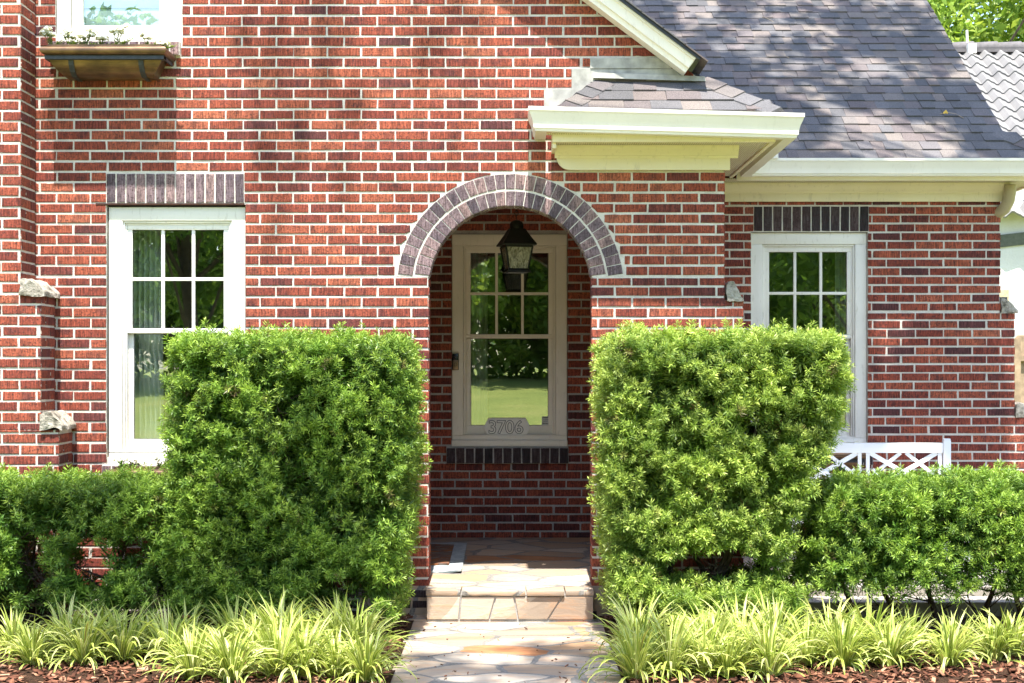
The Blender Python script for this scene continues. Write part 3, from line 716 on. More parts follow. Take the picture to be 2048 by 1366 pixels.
# ------------------------------------------------------------ porch floor, step, path
def mat_flag(name, s=1.0, shift=(0, 0, 0), joints=True):
    n = N(name); tc = n.n('TexCoord'); mp = n.n('Mapping'); n.set(mp.inputs[0], tc.outputs['Object'])
    mp.inputs['Location'].default_value = shift; mp.inputs['Scale'].default_value = (2.5*s, 3.6*s, 3.0*s)
    wp = n.n('TexNoise'); wp.inputs['Scale'].default_value = 1.1; n.set(wp.inputs['Vector'], mp.outputs[0])
    wv = n.n('MixRGB', blend_type='ADD'); wv.inputs[0].default_value = .35; n.set(wv.inputs[1], mp.outputs[0]); n.set(wv.inputs[2], wp.outputs['Color'])
    e = n.n('TexVoronoi', feature='DISTANCE_TO_EDGE'); e.inputs['Scale'].default_value = 1; n.set(e.inputs['Vector'], wv.outputs[0])
    c = n.n('TexVoronoi', feature='F1'); c.inputs['Scale'].default_value = 1; n.set(c.inputs['Vector'], wv.outputs[0])
    sp = n.n('SeparateColor'); n.set(sp.inputs[0], c.outputs['Color'])
    base = n.ramp(sp.outputs[0], [(0, (.34, .26, .19)), (.25, (.43, .35, .27)), (.5, (.50, .44, .36)), (.7, (.38, .33, .28)), (.82, (.42, .27, .16)), (.9, (.33, .15, .07)), (1, (.40, .25, .17))], 'CONSTANT')
    vv = n.n('Mapping'); n.set(vv.inputs[0], tc.outputs['Object']); vv.inputs['Scale'].default_value = (1.2, 4.5, 6); vv.inputs['Rotation'].default_value = (0, 0, .25)
    ve = n.noise(2.2, 6, vv.outputs[0], .65, 1.6); fi = n.noise(70, 4); st = n.noise(2.0, 4)
    col = n.mix(n.ramp(ve, [(.5, (0, 0, 0)), (.60, (.55, .55, .55)), (.64, (0, 0, 0))]), base, (.42, .22, .10))
    col = n.mix(.35, col, n.ramp(ve, [(.35, (.38, .34, .31)), (.6, (.68, .66, .62))]), 'OVERLAY')
    col = n.mix(n.math('MULTIPLY', n.ramp(st, [(.45, (0, 0, 0)), (.7, (1, 1, 1))]), .35), col, (.27, .24, .21))
    ja = n.noise(5, 3); thr = n.math('ADD', .016, n.math('MULTIPLY', ja, .05))
    jt = n.math('MULTIPLY', n.math('LESS_THAN', e.outputs['Distance'], thr), 1.0 if joints else 0.0)
    if not joints: base_r = n.attr('rnd')
    col = n.mix(jt, col, n.mix(.4, (.15, .135, .115), n.ramp(fi, [(.3, g3(.1)), (.7, g3(.5))])))
    h = n.math('ADD', n.math('MULTIPLY', n.math('MINIMUM', e.outputs['Distance'], .06), 9), n.math('ADD', n.math('MULTIPLY', ve, .5), n.math('MULTIPLY', fi, .15)))
    return n.fin(col, .62, n.bump(h, .6, .012), spec=.35)
FLG = mat_flag('porch_flagstone', 1.0, (.31, .12, 0)); FLW = mat_flag('walk_flagstone', .95, (1.7, 2.3, .4)); FLR = mat_flag('riser_flagstone', .55, (.6, .2, .37), False)
mb = MB()
sx0, sx1 = PX(852, -.2), PX(1188, -.2)
# tread slabs (front lip) as separate irregular stones
mb.hexa([(-1.0, .0, .0), (1.3, .0, .0), (1.3, YB, .0), (-1.0, YB, .0), (-1.0, .0, fl_z), (1.3, .0, fl_z), (1.3, YB, porch_z(YB)), (-1.0, YB, porch_z(YB))], 0)
cuts = [sx0-.006, PX(868, -.2)+.06, PX(1052, -.2), PX(1128, -.2), sx1+.002]
cuts = [sx0-.004, PX(922, -.2), PX(1052, -.2), PX(1130, -.2), sx1+.002]
for i, (a, b) in enumerate(zip(cuts, cuts[1:])):
    mb.box((a+.003, -.215-.008*((i*7) % 3-1), fl_z-.034), (b-.003, .004, fl_z-.001-.0012*(i % 2)), 0, bev=.008)
mb.box((sx0+.006, -.196, .0), (sx1-.006, -.0, fl_z-.03), 1)
o = mb.build('porch_floor', [FLG, MOG], house, True)
mb = MB(); rc = [sx0, PX(920, -.2), PX(985, -.2), PX(1032, -.2), PX(1110, -.2), sx1]
sl_ = [0, .006, .02, -.012, .045, 0]
for i in range(5):
    a, b = rc[i]+.006, rc[i+1]-.006; g0, g1 = sl_[i], sl_[i+1]
    z0, z1 = .016, fl_z-.042
    ps = [(a-g0, z0), (b-g1, z0), (b+g1, z1), (a+g0, z1)]
    mb.add([(p[0], -.202, p[1]) for p in ps] + [(p[0], -.18, p[1]) for p in ps] + [(p[0]*.99+.01*(a+b)/2, -.206, p[1]*.98+.002) for p in ps], [(3, 2, 1, 0)][:0] + [(0, 1, 9, 8), (1, 2, 10, 9), (2, 3, 11, 10), (3, 0, 8, 11), (8, 9, 10, 11), (0, 4, 5, 1), (1, 5, 6, 2), (2, 6, 7, 3), (3, 7, 4, 0)], 0)
mb.build('step_riser', FLR, house)
# path
wx0, wx1 = PX(822, -.2), PX(1209, -.2)
mb = MB(); mb.box((wx0, -9.5, -.05), (wx1, -.19, .0), 0)
mb.box((PX(808, -.2)-.03, -.19, -.05), (wx0+.12, .0, .012), 0)
struct(mb.build('path', FLW))
# patio at the right between porch flank and wing
mb = MB(); mb.box((XRt+.0, .22, -.05), (6.0, YR, .16)); mb.box((XRt+.12, -.05, -.05), (6.0, .215, .10))
struct(mb.build('patio', mat_simple('pale_paving', (.36, .33, .29), .85, 0, 6, .2, .2)))
# ground ---------------------------------------------------------
n = N('soil_and_mulch'); f = n.noise(60, 5, rough=.7); m_soil = n.fin(n.ramp(f, [(.3, (.02, .012, .008)), (.55, (.07, .038, .022)), (.75, (.14, .075, .045))]), .95, n.bump(f, 1, .03), spec=.1)
n = N('lawn_grass'); f = n.noise(.7, 5); f2 = n.noise(14, 5, rough=.75); m_lawn = n.fin(n.mix(.6, n.ramp(f, [(.3, (.14, .20, .04)), (.5, (.25, .29, .06)), (.7, (.42, .38, .12))]), n.ramp(f2, [(.35, (.07, .12, .02)), (.65, (.44, .47, .15))])), .9, n.bump(f2, 1, .06), spec=.1)
mb = MB(); mb.add([(-150, -150, -.03), (150, -150, -.03), (150, 150, -.03), (-150, 150, -.03)], [(0, 1, 2, 3)]); struct(mb.build('lawn', m_lawn))
mb = MB()
for x0, x1 in ((-9, wx0+.02), (wx1-.02, 9)):
    nx, ny = 60, 24; y0, y1 = -3.2, .1; V = [(x0+(x1-x0)*i/nx, y0+(y1-y0)*j/ny, -.024+.03*min(1, j/3)+.02*noise.noise(Vector((i*.5, j*.5, x0)))*(1 if 0 < j < ny else 0)) for j in range(ny+1) for i in range(nx+1)]
    mb.add(V, [(j*(nx+1)+i, j*(nx+1)+i+1, (j+1)*(nx+1)+i+1, (j+1)*(nx+1)+i) for j in range(ny) for i in range(nx)])
struct(mb.build('soil', m_soil, None, True))
mb = MB(); mb.add([(-60, -19, -.028), (60, -19, -.028), (60, -24, .12), (-60, -24, .12), (60, -44, 1.05), (-60, -44, 1.05), (60, -70, 1.4), (-60, -70, 1.4)], [(0, 3, 2, 1), (3, 5, 4, 2), (5, 7, 6, 4)]); struct(mb.build('grass_bank', m_lawn))
mb = MB(); mb.box((-60, -16.4, -.06), (60, -14.9, -.005)); struct(mb.build('pavement', mat_simple('pale_concrete', (.5, .48, .44), .9, 0, 4, .12)))
# mulch chips
def chips(n_, x0, x1, y0, y1, z, name, cols, s0, s1, label):
    c = rng.uniform((x0, y0, z), (x1, y1, z+.022), (n_, 3)); L = rng.uniform(s0, s1, n_); Wd = L*rng.uniform(.25, .6, n_); T = rng.uniform(.002, .006, n_)
    base = np.array([(-1,-1,-1),(1,-1,-1),(1,1,-1),(-1,1,-1),(-1,-1,1),(1,-1,1),(1,1,1),(-1,1,1)])*.5
    base = np.repeat(base[None], n_, 0) + rng.normal(0, .09, (n_, 8, 3)); base *= np.stack([L, Wd, T], 1)[:, None]
    e = rng.normal(0, .35, (n_, 3)); e[:, 2] = rng.uniform(0, 6.28, n_)
    V = rot(base, e) + c[:, None]
    F_ = np.array([(0,3,2,1),(4,5,6,7),(0,1,5,4),(1,2,6,5),(2,3,7,6),(3,0,4,7)]); Q = (F_[None] + (np.arange(n_)*8)[:, None, None]).reshape(-1, 4)
    nn = N(name+'_bark'); r = nn.attr('rnd'); f = nn.noise(90, 3, nn.pos((1, 1, 1)))
    m = nn.fin(nn.mix(.35, nn.ramp(r, cols), nn.ramp(f, [(.3, g3(.2)), (.7, g3(.8))]), 'OVERLAY'), .85, nn.bump(f, .4, .004), spec=.15)
    o = build_np(name, V.reshape(-1, 3), Q, {'rnd': np.repeat(rng.random(n_), 8)}, [m]); return struct(o, 'stuff', label)
def rot(b, e):
    cx, cy, cz = np.cos(e).T; sx, sy, sz = np.sin(e).T
    Rm = np.stack([np.stack([cz*cy, cz*sy*sx-sz*cx, cz*sy*cx+sz*sx], 1), np.stack([sz*cy, sz*sy*sx+cz*cx, sz*sy*cx-cz*sx], 1), np.stack([-sy, cy*sx, cy*cx], 1)], 1)
    return np.einsum('nij,nkj->nki', Rm, b)
MC = [(0, (.05, .022, .014)), (.3, (.13, .052, .03)), (.6, (.22, .095, .055)), (.85, (.34, .17, .10)), (1, (.45, .27, .17))]
chips(5200, -4.2, wx0-.01, -3.0, -.95, .004, 'bark_mulch', MC, .015, .06, 'reddish brown bark mulch covering the left bed')
chips(5200, wx1+.01, 4.2, -3.0, -.95, .004, 'bark_mulch', MC, .015, .06, 'reddish brown bark mulch covering the right bed')
chips(900, wx0-.4, wx0, -1.2, -.02, .006, 'leaf_litter', MC[:3] + [(1, (.16, .1, .06))], .01, .03, 'dark leaf litter beside the path on the left')
chips(900, wx1, wx1+.45, -1.2, -.02, .006, 'leaf_litter', MC[:3] + [(1, (.16, .1, .06))], .01, .03, 'dark leaf litter beside the path on the right')

chips(70, wx0+.02, wx1-.02, -2.4, -.25, .002, 'leaf_litter', MC[:3] + [(1, (.16, .1, .06))], .006, .022, 'small dry bits scattered on the flagstone path')
# ------------------------------------------------------------ yew hedges
def sprig(seed, nn=26, ln=.065):
    r = np.random.default_rng(seed); V = []; T = []
    for i in range(nn):
        t = (i+.5)/nn; ph = i*2.4+r.normal(0, .3)
        L = (.019 + .014*math.sin(math.pi*(.15+.8*t)))*r.uniform(.85, 1.2); wd = .0030
        op = .45 + .75*(1-t)                      # needles fan open, more upright at the tip
        d = np.array([math.cos(ph)*math.sin(op+.35), math.sin(ph)*math.sin(op+.35), math.cos(op+.35)])
        b = np.array([r.normal(0, .002), r.normal(0, .002), t*ln]); s = np.cross(d, r.normal(0, 1, 3)); s /= np.linalg.norm(s)
        V += [b, b+d*L*.5+s*wd, b+d*L, b+d*L*.5-s*wd]; tt = t**1.5; T += [tt*.35, tt*.7, tt, tt*.7]
    return np.array(V), np.array(T)
SPR = [sprig(s) for s in range(6)]
def place_sprigs(pos, dirs, scale, rnd, tipm):
    VV, AA, TT = [], [], []
    n_ = len(pos); k = rng.integers(0, len(SPR), n_)
    d = dirs/np.linalg.norm(dirs, axis=1)[:, None]
    a = np.cross(d, rng.normal(0, 1, (n_, 3))); a /= np.linalg.norm(a, axis=1)[:, None]; b = np.cross(d, a)
    M = np.stack([a, b, d], 2)*scale[:, None, None]
    for j in range(len(SPR)):
        m = k == j; V, T = SPR[j]
        VV.append((np.einsum('nij,kj->nki', M[m], V) + pos[m][:, None]).reshape(-1, 3))
        AA.append(np.repeat(rnd[m], len(V))); TT.append((T[None]*tipm[m][:, None]).ravel())
    V = np.concatenate(VV); Q = np.arange(len(V)).reshape(-1, 4)
    return V, Q, np.concatenate(AA), np.concatenate(TT)
def vnoise(p, f, off=0): return np.array([noise.noise(Vector((x*f+off, y*f, z*f))) for x, y, z in p])
def hedge(name, label, cat, x0, x1, y0, y1, z0, z1, dens, insx, keep, mat, edge=.10, topextra=1.0, bot=None, stems=8, basez=0.0, seed=1, light=1.0, spread=.5):
    """insx(z) -> (left inset, right inset); keep(p) -> keep probability"""
    W, D, Hh = x1-x0, y1-y0, z1-z0
    A = {'f': W*Hh*1.25, 't': W*D*topextra, 'l': D*Hh, 'r': D*Hh, 'b': W*Hh*.5}
    PTS, NR = [], []
    for kx, ar in A.items():
        m = int(ar*dens); s, t = rng.random(m), rng.random(m)
        if kx == 'f': p = np.stack([x0+W*s, np.full(m, y0), z0+Hh*t], 1); nr = (0, -1, 0)
        if kx == 'b': p = np.stack([x0+W*s, np.full(m, y1), z0+Hh*t], 1); nr = (0, 1, 0)
        if kx == 't': p = np.stack([x0+W*s, y0+D*t, np.full(m, z1)], 1); nr = (0, 0, 1)
        if kx == 'l': p = np.stack([np.full(m, x0), y0+D*s, z0+Hh*t], 1); nr = (-1, 0, 0)
        if kx == 'r': p = np.stack([np.full(m, x1), y0+D*s, z0+Hh*t], 1); nr = (1, 0, 0)
        PTS.append(p); NR.append(np.repeat(np.array([nr], float), m, 0))
    p = np.concatenate(PTS); nr = np.concatenate(NR)
    # round the box edges
    c = np.array([(x0+x1)/2, (y0+y1)/2, (z0+z1)/2]); half = np.array([W, D, Hh])/2; q = p-c; r = edge
    inner = np.clip(q, -(half-r), half-r); dv = q-inner; L = np.linalg.norm(dv, axis=1)+1e-6
    q = inner + dv/np.maximum(L, 1e-6)[:, None]*np.minimum(L, r)[:, None]; nr2 = dv/L[:, None]; p = c+q; nr = nr2
    # taper
    ins = np.array([insx(z) for z in p[:, 2]]); tx = (p[:, 0]-x0)/W; p[:, 0] += ins[:, 0]*(1-tx) - ins[:, 1]*tx
    n1 = vnoise(p, 3.2, seed); n2 = vnoise(p, 9.5, seed+5); n3 = vnoise(p, 24, seed+9)
    disp = n1*.03 + n2*.06 + n3*.022 + (nr[:, 2] > .6)*(rng.random(len(p)) < .10)*rng.uniform(.02, .07, len(p))
    lay = rng.random(len(p)); depth = np.where(lay < .34, rng.uniform(-.02, .03, len(p)), np.where(lay < .68, -rng.uniform(.04, .12, len(p)), -rng.uniform(.12, .26, len(p))))
    p = p + nr*(disp+depth-.03)[:, None]
    kp = keep(p) * np.where(lay < .34, np.clip(.9+3.2*n2+.8*n1, .1, 1), np.where(lay < .68, np.clip(1.+1.8*n2, .35, 1), 1))
    m = rng.random(len(p)) < kp; p, nr, lay, n1, n2 = p[m], nr[m], lay[m], n1[m], n2[m]
    dirs = nr*.9 + np.array([0, 0, .8])*(1-np.abs(nr[:, 2:3])*.3) + rng.normal(0, spread, (len(p), 3))
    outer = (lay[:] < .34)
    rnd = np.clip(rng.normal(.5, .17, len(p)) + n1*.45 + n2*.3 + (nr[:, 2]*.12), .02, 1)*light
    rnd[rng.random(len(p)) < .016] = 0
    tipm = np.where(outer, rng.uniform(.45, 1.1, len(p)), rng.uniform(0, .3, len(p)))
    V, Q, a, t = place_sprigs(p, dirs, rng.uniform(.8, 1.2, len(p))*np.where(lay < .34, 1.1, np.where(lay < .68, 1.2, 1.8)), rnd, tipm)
    root = thing(name, label, cat, ((x0+x1)/2, (y0+y1)/2, basez))
    o = build_np('foliage', V, Q, {'rnd': a, 'tip': t}, [mat], root); o.location = (-root.location.x, -root.location.y, -root.location.z)
    mb = MB(); R2 = random.Random(seed)
    def clampv(v):
        l_, r_ = insx(v.z); return Vector((min(max(v.x, x0+l_+.07), x1-r_-.07), min(max(v.y, y0+.07), y1-.07), min(v.z, z1-.07)))
    for i in range(stems):
        sx = x0+W*(.12+.76*(i+.5)/stems)+R2.uniform(-.06, .06); sy = (y0+y1)/2+R2.uniform(-.1, .1)
        pts = [Vector((sx, sy, basez-.02))]; dr = Vector((R2.uniform(-.5, .5), R2.uniform(-.2, .2), 1))
        for k in range(6):
            pts.append(clampv(pts[-1] + dr.normalized()*(z1-basez)*.15)); dr += Vector((R2.uniform(-.4, .4), R2.uniform(-.3, .3), .2))
        mb.tube(pts, [.022, .018, .015, .012, .009, .007, .004], 6)
        for b in range(16):
            k = R2.randrange(0, 6); s = pts[k].lerp(pts[k+1], R2.random()); d = Vector((R2.uniform(-1, 1), R2.uniform(-1, .6), R2.uniform(-.1, .9))).normalized()
            L = R2.uniform(.12, .34); br = [s]
            for _ in range(3): br.append(clampv(br[-1]+d*L/3)); d = (d+Vector((R2.uniform(-.35, .35), R2.uniform(-.35, .35), R2.uniform(-.2, .45)))).normalized()
            mb.tube(br, [.007, .005, .0035, .0018], 5)
            for _ in range(2):
                s2 = br[R2.randrange(1, 3)]; d2 = Vector((R2.uniform(-1, 1), R2.uniform(-1, .5), R2.uniform(-.3, 1))).normalized()
                mb.tube([s2, clampv(s2+d2*.07), clampv(s2+d2*.13+Vector((0, 0, .02)))], [.003, .002, .001], 4)
    o = mb.build('branches', BARK, root, True); o.location = (-root.location.x, -root.location.y, -root.location.z)
    return root
def sm(a, b, x): t = np.clip((x-a)/(b-a), 0, 1); return t*t*(3-2*t)
def keep_gaps(gaps, zlow, zsoft, seed=3):
    def f(p):
        k = .06 + .94*sm(zlow, zsoft, p[:, 2])
        for gx, gz_, rx, rz, amt in gaps:
            d = ((p[:, 0]-gx)/rx)**2 + ((p[:, 2]-gz_)/rz)**2
            k = k*(1-amt*np.clip(1.4-d, 0, 1))
        return np.clip(k, 0, 1)
    return f
HY0, HY1 = -1.0, -.3
GX = lambda px, Y=HY0: PX(px, Y); GZ = lambda py, Y=HY0: PZ(py, Y)
hl = (GX(338), GX(816), GZ(690))
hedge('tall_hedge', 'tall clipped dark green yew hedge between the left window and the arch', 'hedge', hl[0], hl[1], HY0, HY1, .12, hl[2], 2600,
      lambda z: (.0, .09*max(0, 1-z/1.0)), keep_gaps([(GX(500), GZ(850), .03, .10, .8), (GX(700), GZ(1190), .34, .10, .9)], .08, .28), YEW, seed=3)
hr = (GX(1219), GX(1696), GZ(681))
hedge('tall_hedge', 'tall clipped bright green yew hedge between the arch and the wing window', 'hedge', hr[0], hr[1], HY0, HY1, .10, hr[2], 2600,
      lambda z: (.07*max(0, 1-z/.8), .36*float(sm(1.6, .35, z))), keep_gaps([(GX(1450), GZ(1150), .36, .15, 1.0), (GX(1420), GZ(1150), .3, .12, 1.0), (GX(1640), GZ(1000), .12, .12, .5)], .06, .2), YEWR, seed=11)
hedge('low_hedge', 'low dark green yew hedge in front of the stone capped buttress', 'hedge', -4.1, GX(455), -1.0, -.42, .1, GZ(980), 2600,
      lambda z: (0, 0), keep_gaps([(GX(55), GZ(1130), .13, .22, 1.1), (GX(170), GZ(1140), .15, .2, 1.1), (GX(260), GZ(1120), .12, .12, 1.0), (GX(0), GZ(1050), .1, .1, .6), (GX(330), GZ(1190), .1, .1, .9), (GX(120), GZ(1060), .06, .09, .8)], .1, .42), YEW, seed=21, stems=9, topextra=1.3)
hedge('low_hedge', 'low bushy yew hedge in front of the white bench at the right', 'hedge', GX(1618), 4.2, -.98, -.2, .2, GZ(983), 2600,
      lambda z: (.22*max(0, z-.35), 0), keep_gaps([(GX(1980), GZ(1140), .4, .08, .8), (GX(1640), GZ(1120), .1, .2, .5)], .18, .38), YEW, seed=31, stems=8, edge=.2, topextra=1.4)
hedge('low_shrub', 'small trailing yew shoots at the foot of the right tall hedge', 'shrub', GX(1330), GX(1600), -1.15, -.75, .0, GZ(1185, -1.1), 1100,
      lambda z: (0, 0), keep_gaps([], -.1, 0), YEWR, seed=41, stems=3, edge=.1)

# ------------------------------------------------------------ variegated grass clumps
def mat_liriope():
    n = N('variegated_blade'); u = n.attr('tip'); r = n.attr('rnd')
    au = n.math('ABSOLUTE', n.math('SUBTRACT', n.math('MULTIPLY', u, 2), 1))
    inner = n.ramp(r, [(0, (.24, .15, .07)), (.025, (.24, .17, .06)), (.03, (.12, .21, .025)), (.5, (.24, .35, .035)), (1, (.36, .45, .06))])
    cream = n.ramp(r, [(0, (.42, .49, .08)), (.7, (.58, .62, .17)), (1, (.72, .71, .36))])
    col = n.mix(n.ramp(au, [(.30, (0, 0, 0)), (.45, (1, 1, 1))]), inner, cream)
    n.fin(col, .4, spec=.4); tl = n.n('BsdfTranslucent'); n.set(tl.inputs[0], col); mx = n.n('MixShader'); mx.inputs[0].default_value = .3
    n.t.links.new(n.p.outputs[0], mx.inputs[1]); n.t.links.new(tl.outputs[0], mx.inputs[2]); n.t.links.new(mx.outputs[0], n.out.inputs[0]); return n.m
LIR = mat_liriope()
def blades(nb, seed, Lr=(.24, .42)):
    r = np.random.default_rng(seed); VV, QQ, U, RR = [], [], [], []; b0 = 0; ns = 8
    for i in range(nb):
        az = r.uniform(0, 6.283); L = r.uniform(*Lr); lean = abs(r.normal(0, .5))+.05; droop = r.uniform(.6, 3.2)*(.45+lean); wd = r.uniform(.0032, .0062)
        base = np.array([math.cos(az)*r.uniform(0, .05), math.sin(az)*r.uniform(0, .05), 0]); p = base.copy(); ang = lean
        az2 = az+r.normal(0, .3); tw = r.normal(0, .5); rr = r.random(); sd = np.array([-math.sin(az2), math.cos(az2), 0])
        for k in range(ns+1):
            t = k/ns; hd = np.array([math.cos(az2)*math.sin(ang), math.sin(az2)*math.sin(ang), math.cos(ang)])
            s = sd*math.cos(tw*t)+np.cross(hd, sd)*math.sin(tw*t); w_ = wd*(.55+.9*math.sin(math.pi*min(1, t*.9+.12))**.6)*(1 if t < .8 else max(.08, (1-t)/.2))
            nrm = np.cross(s, hd)
            VV += [p-s*w_, p+nrm*w_*-.35, p+s*w_]; U += [0, .5, 1]; RR += [rr]*3
            p = p+hd*L/ns; ang += droop/ns*(.3+1.5*t)
        for k in range(ns):
            a = b0+k*3; QQ += [(a, a+1, a+4, a+3), (a+1, a+2, a+5, a+4)]
        b0 += (ns+1)*3
    return np.array(VV), np.array(QQ), np.array(U), np.array(RR)
protos = []
for s in range(7):
    V, Q, U, Rr = blades(135, 100+s, (.15+.02*(s % 3), .34+.025*(s % 4)))
    o = build_np('liriope_clump', V, Q, {'tip': U, 'rnd': Rr}, [LIR]); protos.append(o.data); bpy.data.objects.remove(o)
ORD = ['nearest', 'second', 'third', 'fourth', 'fifth', 'sixth', 'seventh', 'eighth', 'ninth', 'tenth']
def clumps(side, rows):
    for ri, (row, spots, Y, sc) in enumerate(rows):
        for i, px in enumerate(spots):
            o = bpy.data.objects.new('liriope_clump', protos[(i*3+ri*2+(side == 'right')) % 7]); C.collection.objects.link(o)
            yy = Y + random.uniform(-.1, .1); o.location = (PX(px+random.uniform(-16, 16), yy), yy, .008); o.rotation_euler = (0, 0, random.uniform(0, 6.28)); s_ = sc*random.uniform(.82, 1.15); o.scale = (s_, s_, s_)
            lab = ('%s clump from the path' % ORD[i]) if i else 'clump nearest the path'
            tag(o, 'variegated liriope in the %s bed, %s row, %s' % (side, row, lab), 'ornamental grass', 'variegated liriope clumps edging the beds')
clumps('left', [('back', [738, 675, 610, 540, 465, 385, 300, 215, 125, 35], -1.38, 1.02), ('middle', [722, 650, 575, 500, 420, 340, 250, 150, 60], -1.62, .98), ('front', [730, 680, 615, 545, 470, 395], -2.03, 1.0)])
clumps('right', [('back', [1275, 1340, 1410, 1485, 1565, 1650, 1740, 1830, 1925, 2015], -1.38, 1.02), ('middle', [1290, 1350, 1430, 1515, 1600, 1695, 1790, 1890, 1990], -1.62, .98), ('front', [1270, 1330, 1395, 1460, 1535], -1.98, 1.0)])

# ------------------------------------------------------------ window boxes and their flowers
COP = None
def mat_copper():
    n = N('aged_copper'); f = n.noise(7, 4, n.pos((1, 1, 1.6))); g = n.noise(60, 3, n.pos((.2, 1, 3)))
    col = n.ramp(f, [(.3, (.07, .045, .03)), (.5, (.15, .09, .05)), (.7, (.25, .15, .075))]); col = n.mix(.3, col, n.ramp(g, [(.3, g3(.25)), (.7, g3(.75))]), 'OVERLAY')
    return n.fin(col, n.ramp(f, [(.3, g3(.45)), (.7, g3(.32))]), n.bump(f, .15, .01), .6)
COP = mat_copper(); IRN = mat_simple('dark_iron', (.05, .055, .065), .6, .3, 30); 
def box_at(x0, x1, zt, label, Y=0.0, group='copper window boxes'):
    # profile (y out from wall, z); front lip at .30
    cx = (x0+x1)/2; root = thing('window_box', label, 'planter', (cx, Y, zt-.19), group)
    L = (x1-x0)/2
    def sweep(prof, name, mat, inset):
        mb = MB(); n_ = len(prof); vs = []
        for s in (-1, 1):
            for (q, z) in prof: vs.append((s*(L-(.30-q)*inset*.0 - 0), -q, z+.19))
        mb.add(vs, [(i, (i+1) % n_, n_+(i+1) % n_, n_+i) for i in range(n_)] + [tuple(range(n_))[::-1], tuple(range(n_, 2*n_))]); return mb
    # trough: curved belly, ends taper inwards at the bottom
    mb = MB(); prof = [(.245, -.012), (.245, -.055), (.24, -.085), (.225, -.125), (.19, -.165), (.15, -.183), (.02, -.186), (.02, -.012)]
    ins = [0.02, .022, .028, .05, .085, .105, .105, .02]; n_ = len(prof)
    vs = [(-(L-i), -q, z+.19) for (q, z), i in zip(prof, ins)] + [((L-i), -q, z+.19) for (q, z), i in zip(prof, ins)]
    mb.add(vs, [(i, (i+1) % n_, n_+(i+1) % n_, n_+i) for i in range(n_)] + [tuple(range(n_))[::-1], tuple(range(n_, 2*n_))]); mb.build('trough', COP, root, True)
    mb = MB()                                       # rolled rim on three sides
    r = [(.245, .0), (.262, .0), (.262, -.014), (.285, -.016), (.298, -.028), (.302, -.042), (.297, -.056), (.285, -.066), (.245, -.070)]
    n_ = len(r); ring_ = []
    for (sx, mode) in ((-1, 'w'), (-1, 'c'), (1, 'c'), (1, 'w')):
        for q, z in r:
            o_ = q-.262
            ring_.append((sx*(L-.03+o_), -.01 if mode == 'w' else -q, z+.19))
    mb.add(ring_, [(s*n_+i, s*n_+(i+1) % n_, (s+1)*n_+(i+1) % n_, (s+1)*n_+i) for s in range(3) for i in range(n_)] + [tuple(range(n_))[::-1], tuple(range(3*n_, 4*n_))])
    mb.build('rim', COP, root, True)
    mb = MB(); mb.box((-(L-.012), -.268, .095), (L-.012, -.2, .12), bev=.002)
    for s in (-1, 1): mb.box((s*(L-.012), -.262, .0955), (s*(L-.02), -.01, .1195), bev=.002)
    for s in (-.56, .58):
        for (a, b) in zip([(.25, -.07), (.245, -.09), (.232, -.125), (.198, -.165), (.15, -.188)], [(.245, -.09), (.232, -.125), (.198, -.165), (.15, -.188), (.02, -.192)]):
            mb.hexa([(s*L-.016, -a[0]-.004, a[1]+.19), (s*L+.016, -a[0]-.004, a[1]+.19), (s*L+.016, -a[0]+.004, a[1]+.19), (s*L-.016, -a[0]+.004, a[1]+.19), (s*L-.016, -b[0]-.004, b[1]+.19), (s*L+.016, -b[0]-.004, b[1]+.19), (s*L+.016, -b[0]+.004, b[1]+.19), (s*L-.016, -b[0]+.004, b[1]+.19)])
    mb.build('bracket', IRN, root)
    mb = MB(); mb.box((-(L-.03), -.24, .15), (L-.03, -.02, .165)); mb.build('soil_fill', m_soil, root)
    return root
bx0, bx1 = PX(82, -.3), PX(329, -.3)
box_at(bx0, bx1, PZ(88, -.27), 'copper window box on iron brackets under the upper window')
box_at(PX(225, -.3)-.03, PX(470, -.3), PZ(934, -.27), 'copper window box mostly hidden by the low hedge under the left window')
box_at(PX(1505, YR-.3), PX(1735, YR-.3), PZ(900, YR-.27), 'copper window box behind the white bench under the wing window', YR)
FLW_ = mat_leaf('white_petals', [(0, (.78, .78, .72)), (1, (.86, .86, .82))], (.9, .9, .85), .25, .6)
FGR = mat_leaf('flower_stems', [(0, (.12, .2, .04)), (1, (.3, .4, .12))], (.35, .42, .15), .3)
